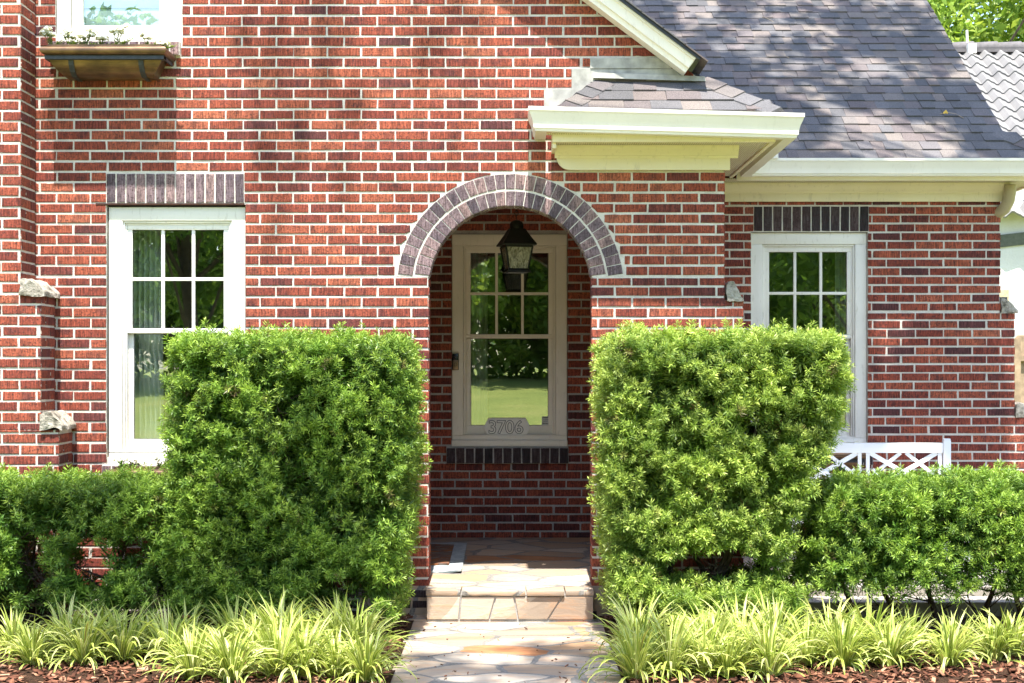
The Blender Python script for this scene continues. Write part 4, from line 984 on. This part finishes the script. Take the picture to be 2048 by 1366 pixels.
def flower(x, y, z, h, lean, label, seed, heads=2, mirror=False, grp='white flowers in the window boxes'):
    R2 = random.Random(seed); root = thing('flowering_plant', label, 'flower', (x, y, z), grp)
    st, pt = MB(), MB()
    for s in range(heads+4):
        a = R2.uniform(0, 6.28); hh = h*(R2.uniform(.7, 1) if s < heads else R2.uniform(.3, .55)); lx = lean*hh + R2.uniform(-.02, .02) + (s-1)*.02; ly = R2.uniform(-.03, .02)
        pts = [Vector((math.cos(a)*.012, math.sin(a)*.012, 0)), Vector((lx*.4, ly*.4, hh*.5)), Vector((lx, ly, hh))]
        st.tube(pts, [.0028, .0024, .0018], 5)
        for k in range(26):
            t = R2.uniform(.05, .95); p = pts[0].lerp(pts[1], t*2) if t < .5 else pts[1].lerp(pts[2], t*2-1)
            a2 = R2.uniform(0, 6.28); d = Vector((math.cos(a2), math.sin(a2), R2.uniform(.0, .9))).normalized(); L = R2.uniform(.016, .036); sd = d.cross(Vector((0, 0, 1))).normalized()*L*.16
            st.add([p, p+d*L*.5+sd, p+d*L, p+d*L*.5-sd], [(0, 1, 2, 3)], 0, R2.random())
        if s < heads:
            for k in range(34):
                a2 = R2.uniform(0, 6.28); rr = R2.uniform(0, .036); c = pts[2]+Vector((math.cos(a2)*rr, math.sin(a2)*rr, R2.uniform(-.006, .012)))
                nrm = Vector((math.cos(a2)*.6, math.sin(a2)*.6, R2.uniform(.3, 1))).normalized(); u = nrm.orthogonal().normalized(); v = nrm.cross(u); pr_ = .0125
                pt.add([tuple(c+(u*math.cos(q*1.2566)+v*math.sin(q*1.2566))*pr_*(1 if 1 else 0)) for q in range(5)] + [tuple(c-nrm*.003)], [(i, (i+1) % 5, 5) for i in range(5)], 0, R2.random())
    st.build('stems', FGR, root); pt.build('petals', FLW_, root)
zb = PZ(88, -.27)-.02
for i, (px, h, ln, lab) in enumerate([(105, .14, -.35, 'white flowers leaning out at the left end of the upper window box'), (138, .13, .0, 'white flowers second from the left in the upper window box'), (170, .13, .1, 'white flowers just left of the middle of the upper window box'),
        (205, .09, .0, 'short white flowers at the middle of the upper window box'), (232, .165, .05, 'tallest white flowers of the upper window box'), (295, .11, .0, 'white flowers near the right end of the upper window box'), (320, .06, .4, 'small white blooms drooping at the right end of the upper window box')]):
    flower(PX(px, -.15), -.15, zb, h, ln, lab, 50+i, 4 if h > .12 else 3)
zb2 = PZ(934, -.27)-.02
for i, (px, h, ln, lab) in enumerate([(243, .08, .0, 'white blooms at the left end of the lower window box'), (262, .07, .2, 'small white blooms beside the left end blooms of the lower window box'), (318, .08, 0, 'white blooms by the tall hedge in the lower window box')]):
    flower(PX(px, -.17), -.17, zb2, h, ln, lab, 80+i, 3)
for i, (px, lab) in enumerate([(1695, 'pale dry blooms left of centre on the bench top behind the rail'), (1712, 'pale blooms peeking over the bench rail at the right')]):
    flower(PX(px, YR-.2), YR-.2, PZ(900, YR-.27)-.02, .07, 0, lab, 90+i, 3)

# ------------------------------------------------------------ lantern
def lantern():
    Y = .7; cx = PX(1033, Y); zb = PZ(546, Y); root = thing('porch_lantern', 'black hanging porch lantern with textured glass under the arch', 'lantern', (cx, Y, zb))
    IR = mat_simple('black_lantern_iron', (.012, .012, .012), .5, .5, 40); s2 = math.sqrt(2); rt = R_(45+12)
    S = F/(10+Y); ht = lambda py: (546-py)/S
    mb = MB(); mb.lathe([(.075*s2*.9, 0), (.078*s2, .006), (.078*s2, .014), (.066*s2, .03)], (0, 0, 0), 4, rot=rt); mb.build('base', IR, root)
    mb = MB(); a, b = .068, .094; z0, z1 = .03, ht(494)
    for k in range(4):
        t = rt+k*math.pi/2; mb.tube([(a*s2*math.cos(t), a*s2*math.sin(t), z0), (b*s2*math.cos(t), b*s2*math.sin(t), z1)], .007, 6)
    mb.lathe([(b*s2, z1-.006), (b*s2*1.02, z1), (b*s2*1.02, z1+.008)], (0, 0, 0), 4, rot=rt); mb.build('cage', IR, root)
    n = N('seedy_lantern_glass'); f = n.noise(60, 3, n.pos((1, 1, .3)), dist=1.5)
    n.fin(n.ramp(f, [(.35, (.14, .13, .08)), (.65, (.55, .52, .38))]), .25, n.bump(f, .8, .01)); n.p.inputs['Transmission Weight'].default_value = .35
    mb = MB()
    for k in range(4):
        t0, t1 = rt+k*math.pi/2, rt+(k+1)*math.pi/2; q = lambda r, t, z: (r*s2*math.cos(t), r*s2*math.sin(t), z)
        mb.add([q(a*.97, t0, z0), q(a*.97, t1, z0), q(b*.97, t1, z1), q(b*.97, t0, z1)], [(0, 1, 2, 3)])
    mb.build('glass', n.m, root)
    mb = MB(); z2 = z1+.008
    mb.lathe([(.118*s2, z2), (.12*s2, z2+.008), (.092*s2, z2+.05), (.07*s2, z2+.085), (.052*s2, z2+.118)], (0, 0, 0), 4, rot=rt)
    mb.build('roof_cap', IR, root)
    mb = MB(); z3 = z2+.115; mb.lathe([(.046, z3), (.048, z3+.012), (.048, z3+.035), (.04, z3+.052), (.022, z3+.062), (.006, z3+.066)], (0, 0, 0), 20); mb.build('finial', IR, root, True)
    mb = MB()
    for x in (-.022, .022): mb.lathe([(.009, .035), (.009, .1), (.012, .105), (.009, .13), (.003, .14)], (x, 0, 0), 10)
    mb.build('candle', mat_simple('candle_sleeve', (.7, .66, .55), .6), root, True)
    mb = MB(); zz = z3+.066; top = 3.0-zb
    k = 0
    while zz < top-.02:
        ring_ = [(.012*math.cos(i*math.pi/4)*(1 if k % 2 else 0), .012*math.cos(i*math.pi/4)*(0 if k % 2 else 1), zz+.016+.02*math.sin(i*math.pi/4)) for i in range(9)]
        mb.tube(ring_, .003, 5); zz += .031; k += 1
    mb.lathe([(.05, top-.02), (.05, top-.001)], (0, 0, 0), 20); mb.build('chain', IR, root)
lantern()

# ------------------------------------------------------------ plaque, bell, sticker
def text_obj(name, s, size, x, y, z, mat, ext=.003, off=0.0, wscale=1.0, al='CENTER'):
    cu = bpy.data.curves.new(name, 'FONT'); cu.body = s; cu.size = size; cu.extrude = ext; cu.offset = off; cu.align_x = al; cu.align_y = 'CENTER'; cu.bevel_depth = .0006
    o = bpy.data.objects.new(name, cu); C.collection.objects.link(o); dg = bpy.context.evaluated_depsgraph_get()
    me = bpy.data.meshes.new_from_object(o.evaluated_get(dg)); bpy.data.objects.remove(o); me.materials.clear(); me.materials.append(mat)
    me.transform(Matrix.Diagonal((wscale, 1, 1, 1))); me.transform(Matrix.Rotation(R_(90), 4, 'X')); me.transform(Matrix.Translation((x, y, z)))
    return me
YQ = YB+.03+.05
px0, px1, pz0, pz1 = PX(969, YQ), PX(1059, YQ), PZ(873, YQ), PZ(836, YQ)
root = thing('number_plaque', 'cream house number plaque reading 3706 at the foot of the porch window', 'house number', ((px0+px1)/2, YQ-.03, pz0))
W2, H2 = (px1-px0)/2, (pz1-pz0); mb = MB()
pf = [(-W2+.03, 0), (W2-.03, 0), (W2-.026, .012)] + [(W2-.026+.026*math.sin(t*math.pi/8), .012+(H2-.024)*(t/8)) for t in range(1, 8)] + [(W2-.026, H2-.012), (W2-.03, H2), (-W2+.03, H2), (-W2+.026, H2-.012)] + [(-W2+.026-.026*math.sin(t*math.pi/8), H2-.012-(H2-.024)*(t/8)) for t in range(1, 8)] + [(-W2+.026, .012)]
mb.prism(pf, 0, .014, fn=lambda p, q, t: (p, t, q)); PLQ = mat_paint('plaque_paint', (.9, .87, .8), .03); mb.build('plate', PLQ, root)
mb = MB(); cpf = (0, H2/2); inner = [((p-cpf[0])*.955, cpf[1]+(q-cpf[1])*.86) for p, q in pf]; m_ = len(pf)
o2 = [((p-cpf[0])*.985, cpf[1]+(q-cpf[1])*.955) for p, q in pf]
mb.add([(p, -.003, q) for p, q in o2] + [(p, -.003, q) for p, q in inner] + [(p, .001, q) for p, q in o2] + [(p, .001, q) for p, q in inner], [(i, (i+1) % m_, m_+(i+1) % m_, m_+i) for i in range(m_)] + [(i, 2*m_+i, 2*m_+(i+1) % m_, (i+1) % m_) for i in range(m_)] + [(m_+i, m_+(i+1) % m_, 3*m_+(i+1) % m_, 3*m_+i) for i in range(m_)])
mb.build('border', PLQ, root)
DGT = mat_simple('digit_outline', (.05, .04, .03), .8); xs = [-.115, -.048, .022, .095]
for ch, x in zip('3706', xs):
    me = text_obj('digit', ch, H2*.98, x, -.0035, H2*.48, DGT, .0022, .0032, 1.0); link('digit', me, root)
    me = text_obj('digit_face', ch, H2*.98, x, -.0062, H2*.48, PLQ, .0022, -.0008, 1.0); link('digit_face', me, root)
root = thing('doorbell_camera', 'black and bronze video doorbell on the left casing of the porch window', 'doorbell', (PX(911, YB), YB+.025, PZ(740, YB)))
bw, bh = 13/F*(10+YB), 33/F*(10+YB)
mb = MB(); mb.box((-bw/2, -.022, 0), (bw/2, .004, bh), bev=.005); mb.build('body', mat_simple('black_plastic', (.012, .012, .013), .25), root, True)
mb = MB(); mb.box((-bw/2+.004, -.0245, .004), (bw/2-.004, -.0215, bh*.6), bev=.0012); mb.build('faceplate', mat_simple('bronze_plate', (.25, .17, .11), .4, .6), root, True)
mb = MB(); mb.tube([(.012*math.cos(i*math.pi/10), -.0255, bh*.33+.012*math.sin(i*math.pi/10)) for i in range(21)], .0014, 5); mb.build('button_ring', BLKE, root)
mb = MB(); mb.lathe([(.009, 0), (.009, .002), (.004, .004)], (0, 0, 0), 16); o = mb.build('lens', BLKE, root, True); o.rotation_euler = (R_(90), 0, 0); o.location = (0, -.022, bh*.82)
sx, sz = PX(1092, YQ), PZ(843, YQ); root = thing('alarm_sticker', 'small white alarm sticker at the lower right corner of the porch window glass', 'sticker', (sx, YQ+.03, sz-.035))
mb = MB(); mb.box((-.033, 0, 0), (.033, .001, .075)); mb.build('sticker_sheet', mat_simple('sticker_white', (.6, .62, .58), .5), root)
TXM = mat_simple('sticker_ink', (.05, .06, .06), .6); 
mb = MB(); R3 = random.Random(4)
for q, (z_, h_) in enumerate(((.060, .010), (.046, .005), (.037, .003), (.030, .003), (.014, .008))):   # rows of print too small to read
    x_ = -.028 + .004*(q % 2)
    while x_ < .024:
        w_ = R3.uniform(.002, .006); mb.box((x_, -.0006, z_), (min(.028, x_+w_), -.0001, z_+h_)); x_ += w_+.0014
mb.build('fine_print', TXM, root)
# door mats
fzm = lambda Y: porch_z(Y)
def mat_box(root, x0, x1, y0, y1, th, m, name, lift=0.0, curl=0.0):
    mb = MB(); nx, ny = 30, 30
    def g(x, y, top): return (x, y, fzm(y)+.002+lift+(th if top else 0)+curl*max(0, (x-(x1-.12))/.12)*max(0, ((y0+.12)-y)/.12)+.0015*math.sin(x*23+y*17))
    V = [g(x0+(x1-x0)*i/nx, y0+(y1-y0)*j/ny, t) for t in (0, 1) for j in range(ny+1) for i in range(nx+1)]; M_ = (nx+1)*(ny+1); idx = lambda i, j, t: t*M_+j*(nx+1)+i
    Fs = [(idx(i, j, 1), idx(i+1, j, 1), idx(i+1, j+1, 1), idx(i, j+1, 1)) for j in range(ny) for i in range(nx)] + [(idx(i, 0, 0), idx(i+1, 0, 0), idx(i+1, 0, 1), idx(i, 0, 1)) for i in range(nx)] + [(idx(nx, j, 0), idx(nx, j+1, 0), idx(nx, j+1, 1), idx(nx, j, 1)) for j in range(ny)] + [(idx(0, j+1, 0), idx(0, j, 0), idx(0, j, 1), idx(0, j+1, 1)) for j in range(ny)] + [(idx(i+1, ny, 0), idx(i, ny, 0), idx(i, ny, 1), idx(i+1, ny, 1)) for i in range(nx)]
    mb.add(V, Fs); return mb.build(name, m, None)
n = N('grey_woven_mat'); wv = n.n('TexWave', wave_type='BANDS', bands_direction='Y'); wv.inputs['Scale'].default_value = 14; wv.inputs['Distortion'].default_value = 3; n.set(wv.inputs['Vector'], n.pos()); f = n.noise(50, 4, n.pos((.3, 1, 1)))
m1 = n.fin(n.mix(.5, n.ramp(wv.outputs['Fac'], [(.2, (.22, .27, .29)), (.6, (.42, .47, .48))]), n.ramp(f, [(.4, (.12, .16, .18)), (.6, (.55, .58, .58))])), .95, n.bump(f, .6, .01))
tag(mat_box(None, -.88, -.345, .47, 1.80, .012, m1, 'woven_mat', curl=.015), 'large grey blue woven mat on the porch floor left of the arch opening', 'mat')
n = N('coir_mat'); f = n.noise(9, 4, n.pos((1, 3, 1)), dist=1.0); m2 = n.fin(n.ramp(f, [(.42, (.28, .10, .03)), (.5, (.10, .06, .045)), (.6, (.2, .17, .15))]), .95, n.bump(n.noise(200), .8, .01))
tag(mat_box(None, -.86, -.44, .72, 1.62, .012, m2, 'door_mat', lift=.014), 'worn brown coir door mat lying on the larger grey mat', 'mat')

# ------------------------------------------------------------ bench
def bench():
    Yb = 1.30; S = F/(10+Yb); x1 = PX(1893, Yb); x0 = x1-1.22; fz_ = .16; root = thing('garden_bench', 'white painted garden bench with lattice back on the patio at the right', 'bench', ((x0+x1)/2, Yb, fz_))
    L = (x1-x0)/2; topz = PZ(886, Yb)-fz_; pt = PZ(877, Yb)-fz_
    for s in (-1, 1):
        mb = MB(); mb.box((s*L-.027, -.027, 0), (s*L+.027, .027, pt-.012), bev=.006); mb.box((s*L-.025, -.025, pt-.013), (s*L+.025, .025, pt), bev=.012); mb.build('leg', BEN, root, True)
        mb = MB(); mb.box((s*L-.025, -.50, 0), (s*L+.025, -.45, .63), bev=.006); mb.lathe([(.014, .63), (.024, .642), (.026, .655), (.018, .672), (.004, .68)], (s*L, -.475, 0), 14); mb.build('leg', BEN, root, True)
        mb = MB(); mb.box((s*L-.03, -.46, .60), (s*L+.03, -.03, .622), bev=.006); mb.build('armrest', BEN, root, True)
    mb = MB(); mb.box((-L+.028, -.018, topz-.072), (L-.028, .018, topz), bev=.006); mb.box((-L+.028, -.018, .50), (L-.028, .018, .545), bev=.004); mb.build('back_rail', BEN, root, True)
    mb = MB(); a, b = .5455, topz-.0725; cxs = [-L+.06, -.02, .02, L-.06]
    def bar(xa, za, xb_, zb_, y, w=.016):
        d = Vector((xb_-xa, 0, zb_-za)).normalized(); n_ = Vector((-d.z, 0, d.x))*w
        A, B = Vector((xa, y, za)), Vector((xb_, y, zb_)); dy = Vector((0, .007, 0))
        mb.hexa([tuple(A-n_-dy), tuple(A+n_-dy), tuple(A+n_+dy), tuple(A-n_+dy), tuple(B-n_-dy), tuple(B+n_-dy), tuple(B+n_+dy), tuple(B-n_+dy)])
    for x in (-L+.05, -.03, .03, L-.05): bar(x, a, x, b, -.001, .013)
    for c0, c1 in ((-L+.07, -.045), (.045, L-.07)):
        m = (c0+c1)/2; zm = (a+b)/2
        bar(c0, a, c1, b, .006); bar(c0, b, c1, a, -.008); bar(c0+.02, zm-.02, m-.02, b, .004, .013); bar(m+.02, b, c1-.02, zm-.02, .004, .013); bar(c0+.02, zm+.02, m-.02, a, .003, .013); bar(m+.02, a, c1-.02, zm+.02, .003, .013)
    mb.build('lattice', BEN, root)
    mb = MB()
    for k in range(6): mb.box((-L-.01, -.47+k*.078, .42), (L+.01, -.47+k*.078+.062, .44), bev=.004)
    mb.box((-L+.02, -.46, .36), (L-.02, -.435, .419), bev=.003); mb.build('seat', BEN, root, True)
bench()

# ------------------------------------------------------------ neighbour, fence
nb = thing('neighbour_house', 'white stucco house with grey wavy tile roof beyond the brick house', 'house', (7, 16, 0))
def loc(o, r): o.location = tuple(-c for c in r.location); return o
YN = 13.0; S = F/(10+YN)
n = N('white_stucco'); f = n.noise(30, 5); stu = n.fin(n.ramp(n.noise(1.5, 4), [(.3, (.55, .55, .53)), (.7, (.68, .68, .66))]), .9, n.bump(f, .5, .02), spec=.2)
ez_n = PZ(300, YN)
mb = MB(); mb.box((5.2, YN-.6, -.05), (14, YN+8, ez_n+.1)); loc(mb.build('wall', stu, nb), nb)
zbd0, zbd1 = PZ(526, YN-.6), PZ(501, YN-.6)
mb = MB(); mb.hexa([(5.1, YN-.63, zbd0), (10, YN-.63, zbd0+.55), (10, YN-.6, zbd0+.55), (5.1, YN-.6, zbd0), (5.1, YN-.63, zbd1), (10, YN-.63, zbd1+.55), (10, YN-.6, zbd1+.55), (5.1, YN-.6, zbd1)]); loc(mb.build('timber_band', mat_simple('olive_timber', (.09, .10, .08), .8), nb), nb)
mb = MB(); mb.box((PX(1990, YN-.65), YN-.66, PZ(700, YN)), (PX(2018, YN-.65), YN-.6, PZ(583, YN)), bev=.01); mb.box((PX(1995, YN-.65), YN-.67, PZ(695, YN)), (PX(2014, YN-.65), YN-.655, PZ(598, YN)), 1); loc(mb.build('window', [mat_simple('tan_casing', (.5, .4, .24), .7), BLKE], nb), nb)
# wavy tiles
mb = MB(); rows, cols = 17, 46; tw, te = .28, .36; sl_n = R_(34); x00 = 5.2
y_r, z_r = YN+4.2, PZ(100, YN+4.2)
y_e = y_r - rows*te*math.cos(sl_n); z_e = z_r - rows*te*math.sin(sl_n)
sub = 8
for r in range(rows):
    for half in (0,):
        V = []
        for k, (vv, lift) in enumerate(((0.0, .0), (0.0, .03), (1.08, .0))):
            for i in range(cols*sub+1):
                x = x00+i*tw/sub; wv_ = .042*(math.sin(i/sub*2*math.pi)+.35*math.sin(i/sub*4*math.pi)); d = (r+vv)*te
                V.append((x, y_e+d*math.cos(sl_n)-wv_*math.sin(sl_n)-lift*math.sin(sl_n), z_e+d*math.sin(sl_n)+(wv_+lift)*math.cos(sl_n)))
        w_ = cols*sub+1; mb.add(V, [(k*w_+i, k*w_+i+1, (k+1)*w_+i+1, (k+1)*w_+i) for k in range(2) for i in range(w_-1)], 0, random.random())
n = N('concrete_tile'); f = n.noise(120, 3); rr_ = n.noise(2.6, 4); tl_m = n.fin(n.ramp(rr_, [(.3, (.17, .165, .16)), (.7, (.24, .23, .22))]), .9, n.bump(f, .3, .01), spec=.2)
loc(mb.build('roof', tl_m, nb, True), nb)
mb = MB()
for i in range(30): mb.tube([(x00+i*.42, y_r, z_r+.03), (x00+i*.42+.45, y_r, z_r+.04)], [.10, .115], 12, 0)
mb.box((x00, y_r-.14, z_r-.06), (x00+12, y_r+.14, z_r-.0)); loc(mb.build('ridge_tiles', mat_simple('ridge_concrete', (.12, .11, .11), .9, 0, 10), nb, True), nb)
mb = MB(); vx = PX(1940, YN+4.0); mb.tube([(vx, y_r-.05, z_r-.0), (vx-.01, y_r-.05, z_r+.34)], .022, 8); mb.tube([(vx, y_r-.05, z_r+.0), (vx, y_r-.05, z_r+.1)], [.05, .03], 8); mb.box((vx-.04, y_r-.25, z_r-.1), (vx+.1, y_r-.1, z_r+.06)); loc(mb.build('vent_pipe', GUT, nb), nb)
# wooden fence between the houses
fn_ = thing('wooden_fence', 'weathered tan board fence between the two houses', 'fence', (5, 5, 0)); FW = mat_simple('fence_wood', (.34, .25, .16), .85, 0, 12, .35, .4)
Yf = 5.0; mb = MB(); ztop = PZ(668, Yf)
for i in range(16):
    x = PX(2034, Yf)-.02+i*.15; zt_ = ztop + .012*((i*5) % 3-1)
    prf = [(x, 0), (x+.138, 0), (x+.138, zt_-.03), (x+.11, zt_), (x+.028, zt_), (x, zt_-.03)]; mb.prism(prf, Yf, Yf+.02, rnd=random.random(), fn=lambda p, q, t: (p, t, q))
loc(mb.build('boards', FW, fn_), fn_)
mb = MB(); xx = PX(2030, Yf)
mb.box((xx, Yf-.045, PZ(722, Yf)), (xx+2.4, Yf-.005, PZ(712, Yf))); loc(mb.build('rail', FW, fn_), fn_); mb = MB(); mb.box((xx, Yf-.045, .3), (xx+2.4, Yf-.005, .39)); loc(mb.build('rail', FW, fn_), fn_)
mb = MB(); mb.box((xx-.05, Yf-.05, 0), (xx+.04, Yf+.04, ztop-.05)); loc(mb.build('post', FW, fn_), fn_)

# ------------------------------------------------------------ trees
LFY = mat_leaf('sunlit_leaves', [(0, (.12, .22, .03)), (.5, (.27, .40, .06)), (1, (.45, .54, .12))], (.3, .4, .1), .45, tipamt=0)
LFG = mat_leaf('deep_green_leaves', [(0, (.04, .09, .018)), (.5, (.13, .24, .04)), (1, (.28, .40, .09))], (.2, .3, .06), .55, tipamt=0)
TBK = mat_simple('tree_bark', (.085, .065, .05), .95, 0, 12, .5, .8)
def leafcloud(centres, radii, nleaf, size, seed, flat=.8):
    r = np.random.default_rng(seed); n_ = len(centres); wts = radii**2; wts = wts/wts.sum(); idx = r.choice(n_, nleaf, p=wts)
    d = r.normal(0, 1, (nleaf, 3)); d /= np.linalg.norm(d, axis=1)[:, None]; rad = radii[idx]*(r.random(nleaf)**.45)
    p = centres[idx] + d*rad[:, None]*np.array([1, 1, flat])
    nr = d*.6 + r.normal(0, .7, (nleaf, 3)) + np.array([0, 0, .3]); nr /= np.linalg.norm(nr, axis=1)[:, None]
    a = np.cross(nr, r.normal(0, 1, (nleaf, 3))); a /= np.linalg.norm(a, axis=1)[:, None]; b = np.cross(nr, a)
    s = r.uniform(*size, nleaf)[:, None]
    V = np.stack([p-a*s, p+b*s*.42+nr*s*.12, p+a*s, p-b*s*.42+nr*s*.12], 1).reshape(-1, 3); cl = r.uniform(-.25, .25, n_)[idx]
    return V, np.arange(len(V)).reshape(-1, 4), np.repeat(np.clip(r.uniform(.2, .8, nleaf)+cl, 0, 1), 4)
def tree(name, label, x, y, h, cr, nleaf, size, mat, seed, trunk=.18, base=.35, nc=60, lean=(0, 0), crown=None, group=None, extra=()):
    R2 = random.Random(seed); root = thing(name, label, 'tree', (x, y, -.03), group)
    mb = MB(); top = Vector((lean[0], lean[1], h*.75)); pts = [Vector((0, 0, 0)).lerp(top, t)+Vector((R2.uniform(-.1, .1), R2.uniform(-.1, .1), 0))*t for t in (0, .12, .3, .5, .75, 1)]
    mb.tube(pts, [trunk*1.35, trunk, trunk*.85, trunk*.7, trunk*.45, trunk*.2], 10)
    cs, rs = [], []; cc = crown or (Vector((lean[0]*.8, lean[1]*.8, h*(1+base)/2)), Vector((cr, cr, h*(1-base)/2)))
    for i in range(nc):
        while True:
            v = Vector((R2.uniform(-1, 1), R2.uniform(-1, 1), R2.uniform(-1, 1)))
            if .25 < v.length < 1: break
        c = cc[0]+Vector((v.x*cc[1].x, v.y*cc[1].y, v.z*cc[1].z)); cs.append(c[:]); rs.append(R2.uniform(.16, .3)*min(cr, h*.4))
        if i % 3 == 0:
            s = pts[R2.choice((2, 3, 3, 4))]; m = s.lerp(c, .5)+Vector((0, 0, R2.uniform(-.1, .25)*cr*.3)); mb.tube([s, m, c], [trunk*.28, trunk*.17, trunk*.05], 6)
    V_, Q_, a_ = [], [], []; k_ = 0
    for (ec, er, en, el) in extra:
        cs2, rs2 = [], []
        for i in range(en):
            c = Vector(ec)+Vector((R2.uniform(-1, 1)*er[0], R2.uniform(-1, 1)*er[1], R2.uniform(-1, 1)*er[2])); cs2.append(c[:]); rs2.append(R2.uniform(.2, .42))
            if i % 6 == 0:
                s = pts[4]; m = s.lerp(c, .6)+Vector((0, 0, .5)); mb.tube([s, m, c], [.035, .022, .008], 6)
        v, q_, a2 = leafcloud(np.array(cs2), np.array(rs2), el, size, seed+en); V_.append(v); a_.append(a2)
    mb.build('trunk', TBK, root, True)
    V, Q, a = leafcloud(np.array(cs), np.array(rs), nleaf, size, seed); V = np.concatenate([V]+V_); a = np.concatenate([a]+a_); Q = np.arange(len(V)).reshape(-1, 4); build_np('crown', V, Q, {'rnd': a, 'tip': a*0}, [mat], root)
    return root
tree('broadleaf_tree', 'sunlit yellow green tree rising behind the neighbour roof at far right', 13.5, 28, 13, 5.0, 42000, (.10, .19), LFY, 5, .3, .12, 90)
tree('broadleaf_tree', 'green tree with dark limbs behind the roof edge at top right', 9.0, 24, 13.5, 4.0, 34000, (.07, .13), LFY, 8, .25, .2, 70)
tree('broadleaf_tree', 'tall leafy tree behind the tile roof, left of the yellow green tree', 7.5, 31, 14, 4.8, 26000, (.11, .2), LFY, 9, .3, .2, 70)
# street side: seen only as reflections in the windows and as dappled shade
TX, TY = 7.4, -4.2
def over(x, y, z): return (x-TX, y-(13-z)/2.75-TY, 13)         # a place in the canopy whose shade falls at (x, y, z)
tree('shade_tree', 'spreading street tree that shades the roof and the right wing', TX, TY, 14.5, 1.8, 2500, (.07, .13), LFG, 12, .26, .75, 20, (-1.6, 1.2), None, None,
     [(over(2.6, YR, 1.0), (1.2, .40, .3), 24, 6500),            # over the wing wall and bench
      (over(2.6, 2.1, 3.6), (1.7, .42, .5), 26, 2900),           # lower roof
      (over(2.2, 3.0, 4.2), (1.8, .5, .5), 22, 1300), (over(2.0, 4.0, 4.9), (1.6, .5, .4), 12, 900),
      (over(3.6, 3.4, 4.5), (.5, .6, .3), 6, 700), (over(1.4, 3.4, 4.5), (.3, .7, .3), 6, 700),
      (over(-.1, -1.6, 0), (.9, .4, .3), 12, 650), (over(-1.9, -1.2, .6), (1.0, .35, .3), 12, 1000), (over(-1.6, 0, 3.3), (1.2, .5, .4), 9, 170)])
for i, (x, y, h, cr, lab) in enumerate([(-9, -43, 13, 5, 'leafy tree across the street at the left end of the row'), (-2.5, -46, 13, 5.5, 'broad tree across the street, second of the row'), (4.5, -45, 13, 5, 'dense tree across the street, third of the row'), (11.5, -43, 13, 5.5, 'big tree across the street at the right end of the row'), (-16, -42, 12, 5, 'bushy tree across the street beyond the left end')]):
    tree('street_tree', lab, x, y, h, cr, 24000, (.12, .24), LFY if i % 2 else LFG, 60+i, .28, .1, 70, group='trees across the street')
tree('crape_myrtle', 'twin trunked front yard tree facing the porch', 1.0, -17, 7.5, 2.4, 9000, (.05, .09), LFG, 77, .09, .6, 40, (.7, .3))
tree('front_yard_tree', 'front yard tree facing the left window', -5.2, -15.5, 8, 3.2, 12000, (.07, .14), LFG, 78, .14, .25, 50, (-.3, .2))
tree('front_yard_tree', 'front yard tree facing the wing window', 6.6, -14.5, 8, 3.0, 12000, (.07, .14), LFG, 79, .14, .25, 50, (-.4, .2))

wc = np.stack([rng.uniform(-45, 45, 260), rng.uniform(-52, -46, 260), rng.uniform(1.4, 10, 260)], 1); V, Q, a = leafcloud(wc, rng.uniform(1.6, 3, 260), 60000, (.22, .4), 5)
struct(build_np('woods', V, Q, {'rnd': a, 'tip': a*0}, [LFG]), 'stuff', 'distant leafy woods behind the street trees')
# ------------------------------------------------------------ roof litter
def onroof(px, py):
    # intersect the view ray with the roof plane
    d = Vector(((px-1024)/F, 1, -(py-728)/F)); o_ = Vector((0, -10, H)); nn = Vector(RN); t = (Vector((0, ey, ez))+nn*.012-o_).dot(nn)/d.dot(nn); return o_+d*t
TW = mat_simple('dry_twig', (.30, .24, .17), .9)
for pts_, lab in (([(1525, 34), (1535, 37), (1547, 44)], 'pale forked twig lying high on the roof left of the tree shadow'), ([(1880, 228), (1893, 225), (1911, 228), (1927, 236)], 'long thin twig under the yellow leaf on the lower roof'), ([(1568, 111), (1578, 116)], 'short twig on the middle of the roof')):
    mb = MB(); ps = [onroof(*p) for p in pts_]; mb.tube(ps, [.004]*len(ps), 5); tag(mb.build('twig', TW), lab, 'twig')
c = onroof(1891, 228); mb = MB(); 
mb.add([tuple(c+Vector((-.014, -.004, -.02))), tuple(c+Vector((.012, -.006, -.022))), tuple(c+Vector((.02, .0, .01))), tuple(c+Vector((.006, .004, .034))), tuple(c+Vector((-.018, .0, .014))), tuple(c+Vector((0, .01, .0)))], [(0, 1, 5), (1, 2, 5), (2, 3, 5), (3, 4, 5), (4, 0, 5)])
tag(mb.build('fallen_leaf', mat_simple('yellow_leaf', (.7, .45, .08), .6)), 'small yellow fallen leaf on the lower right of the roof', 'leaf')
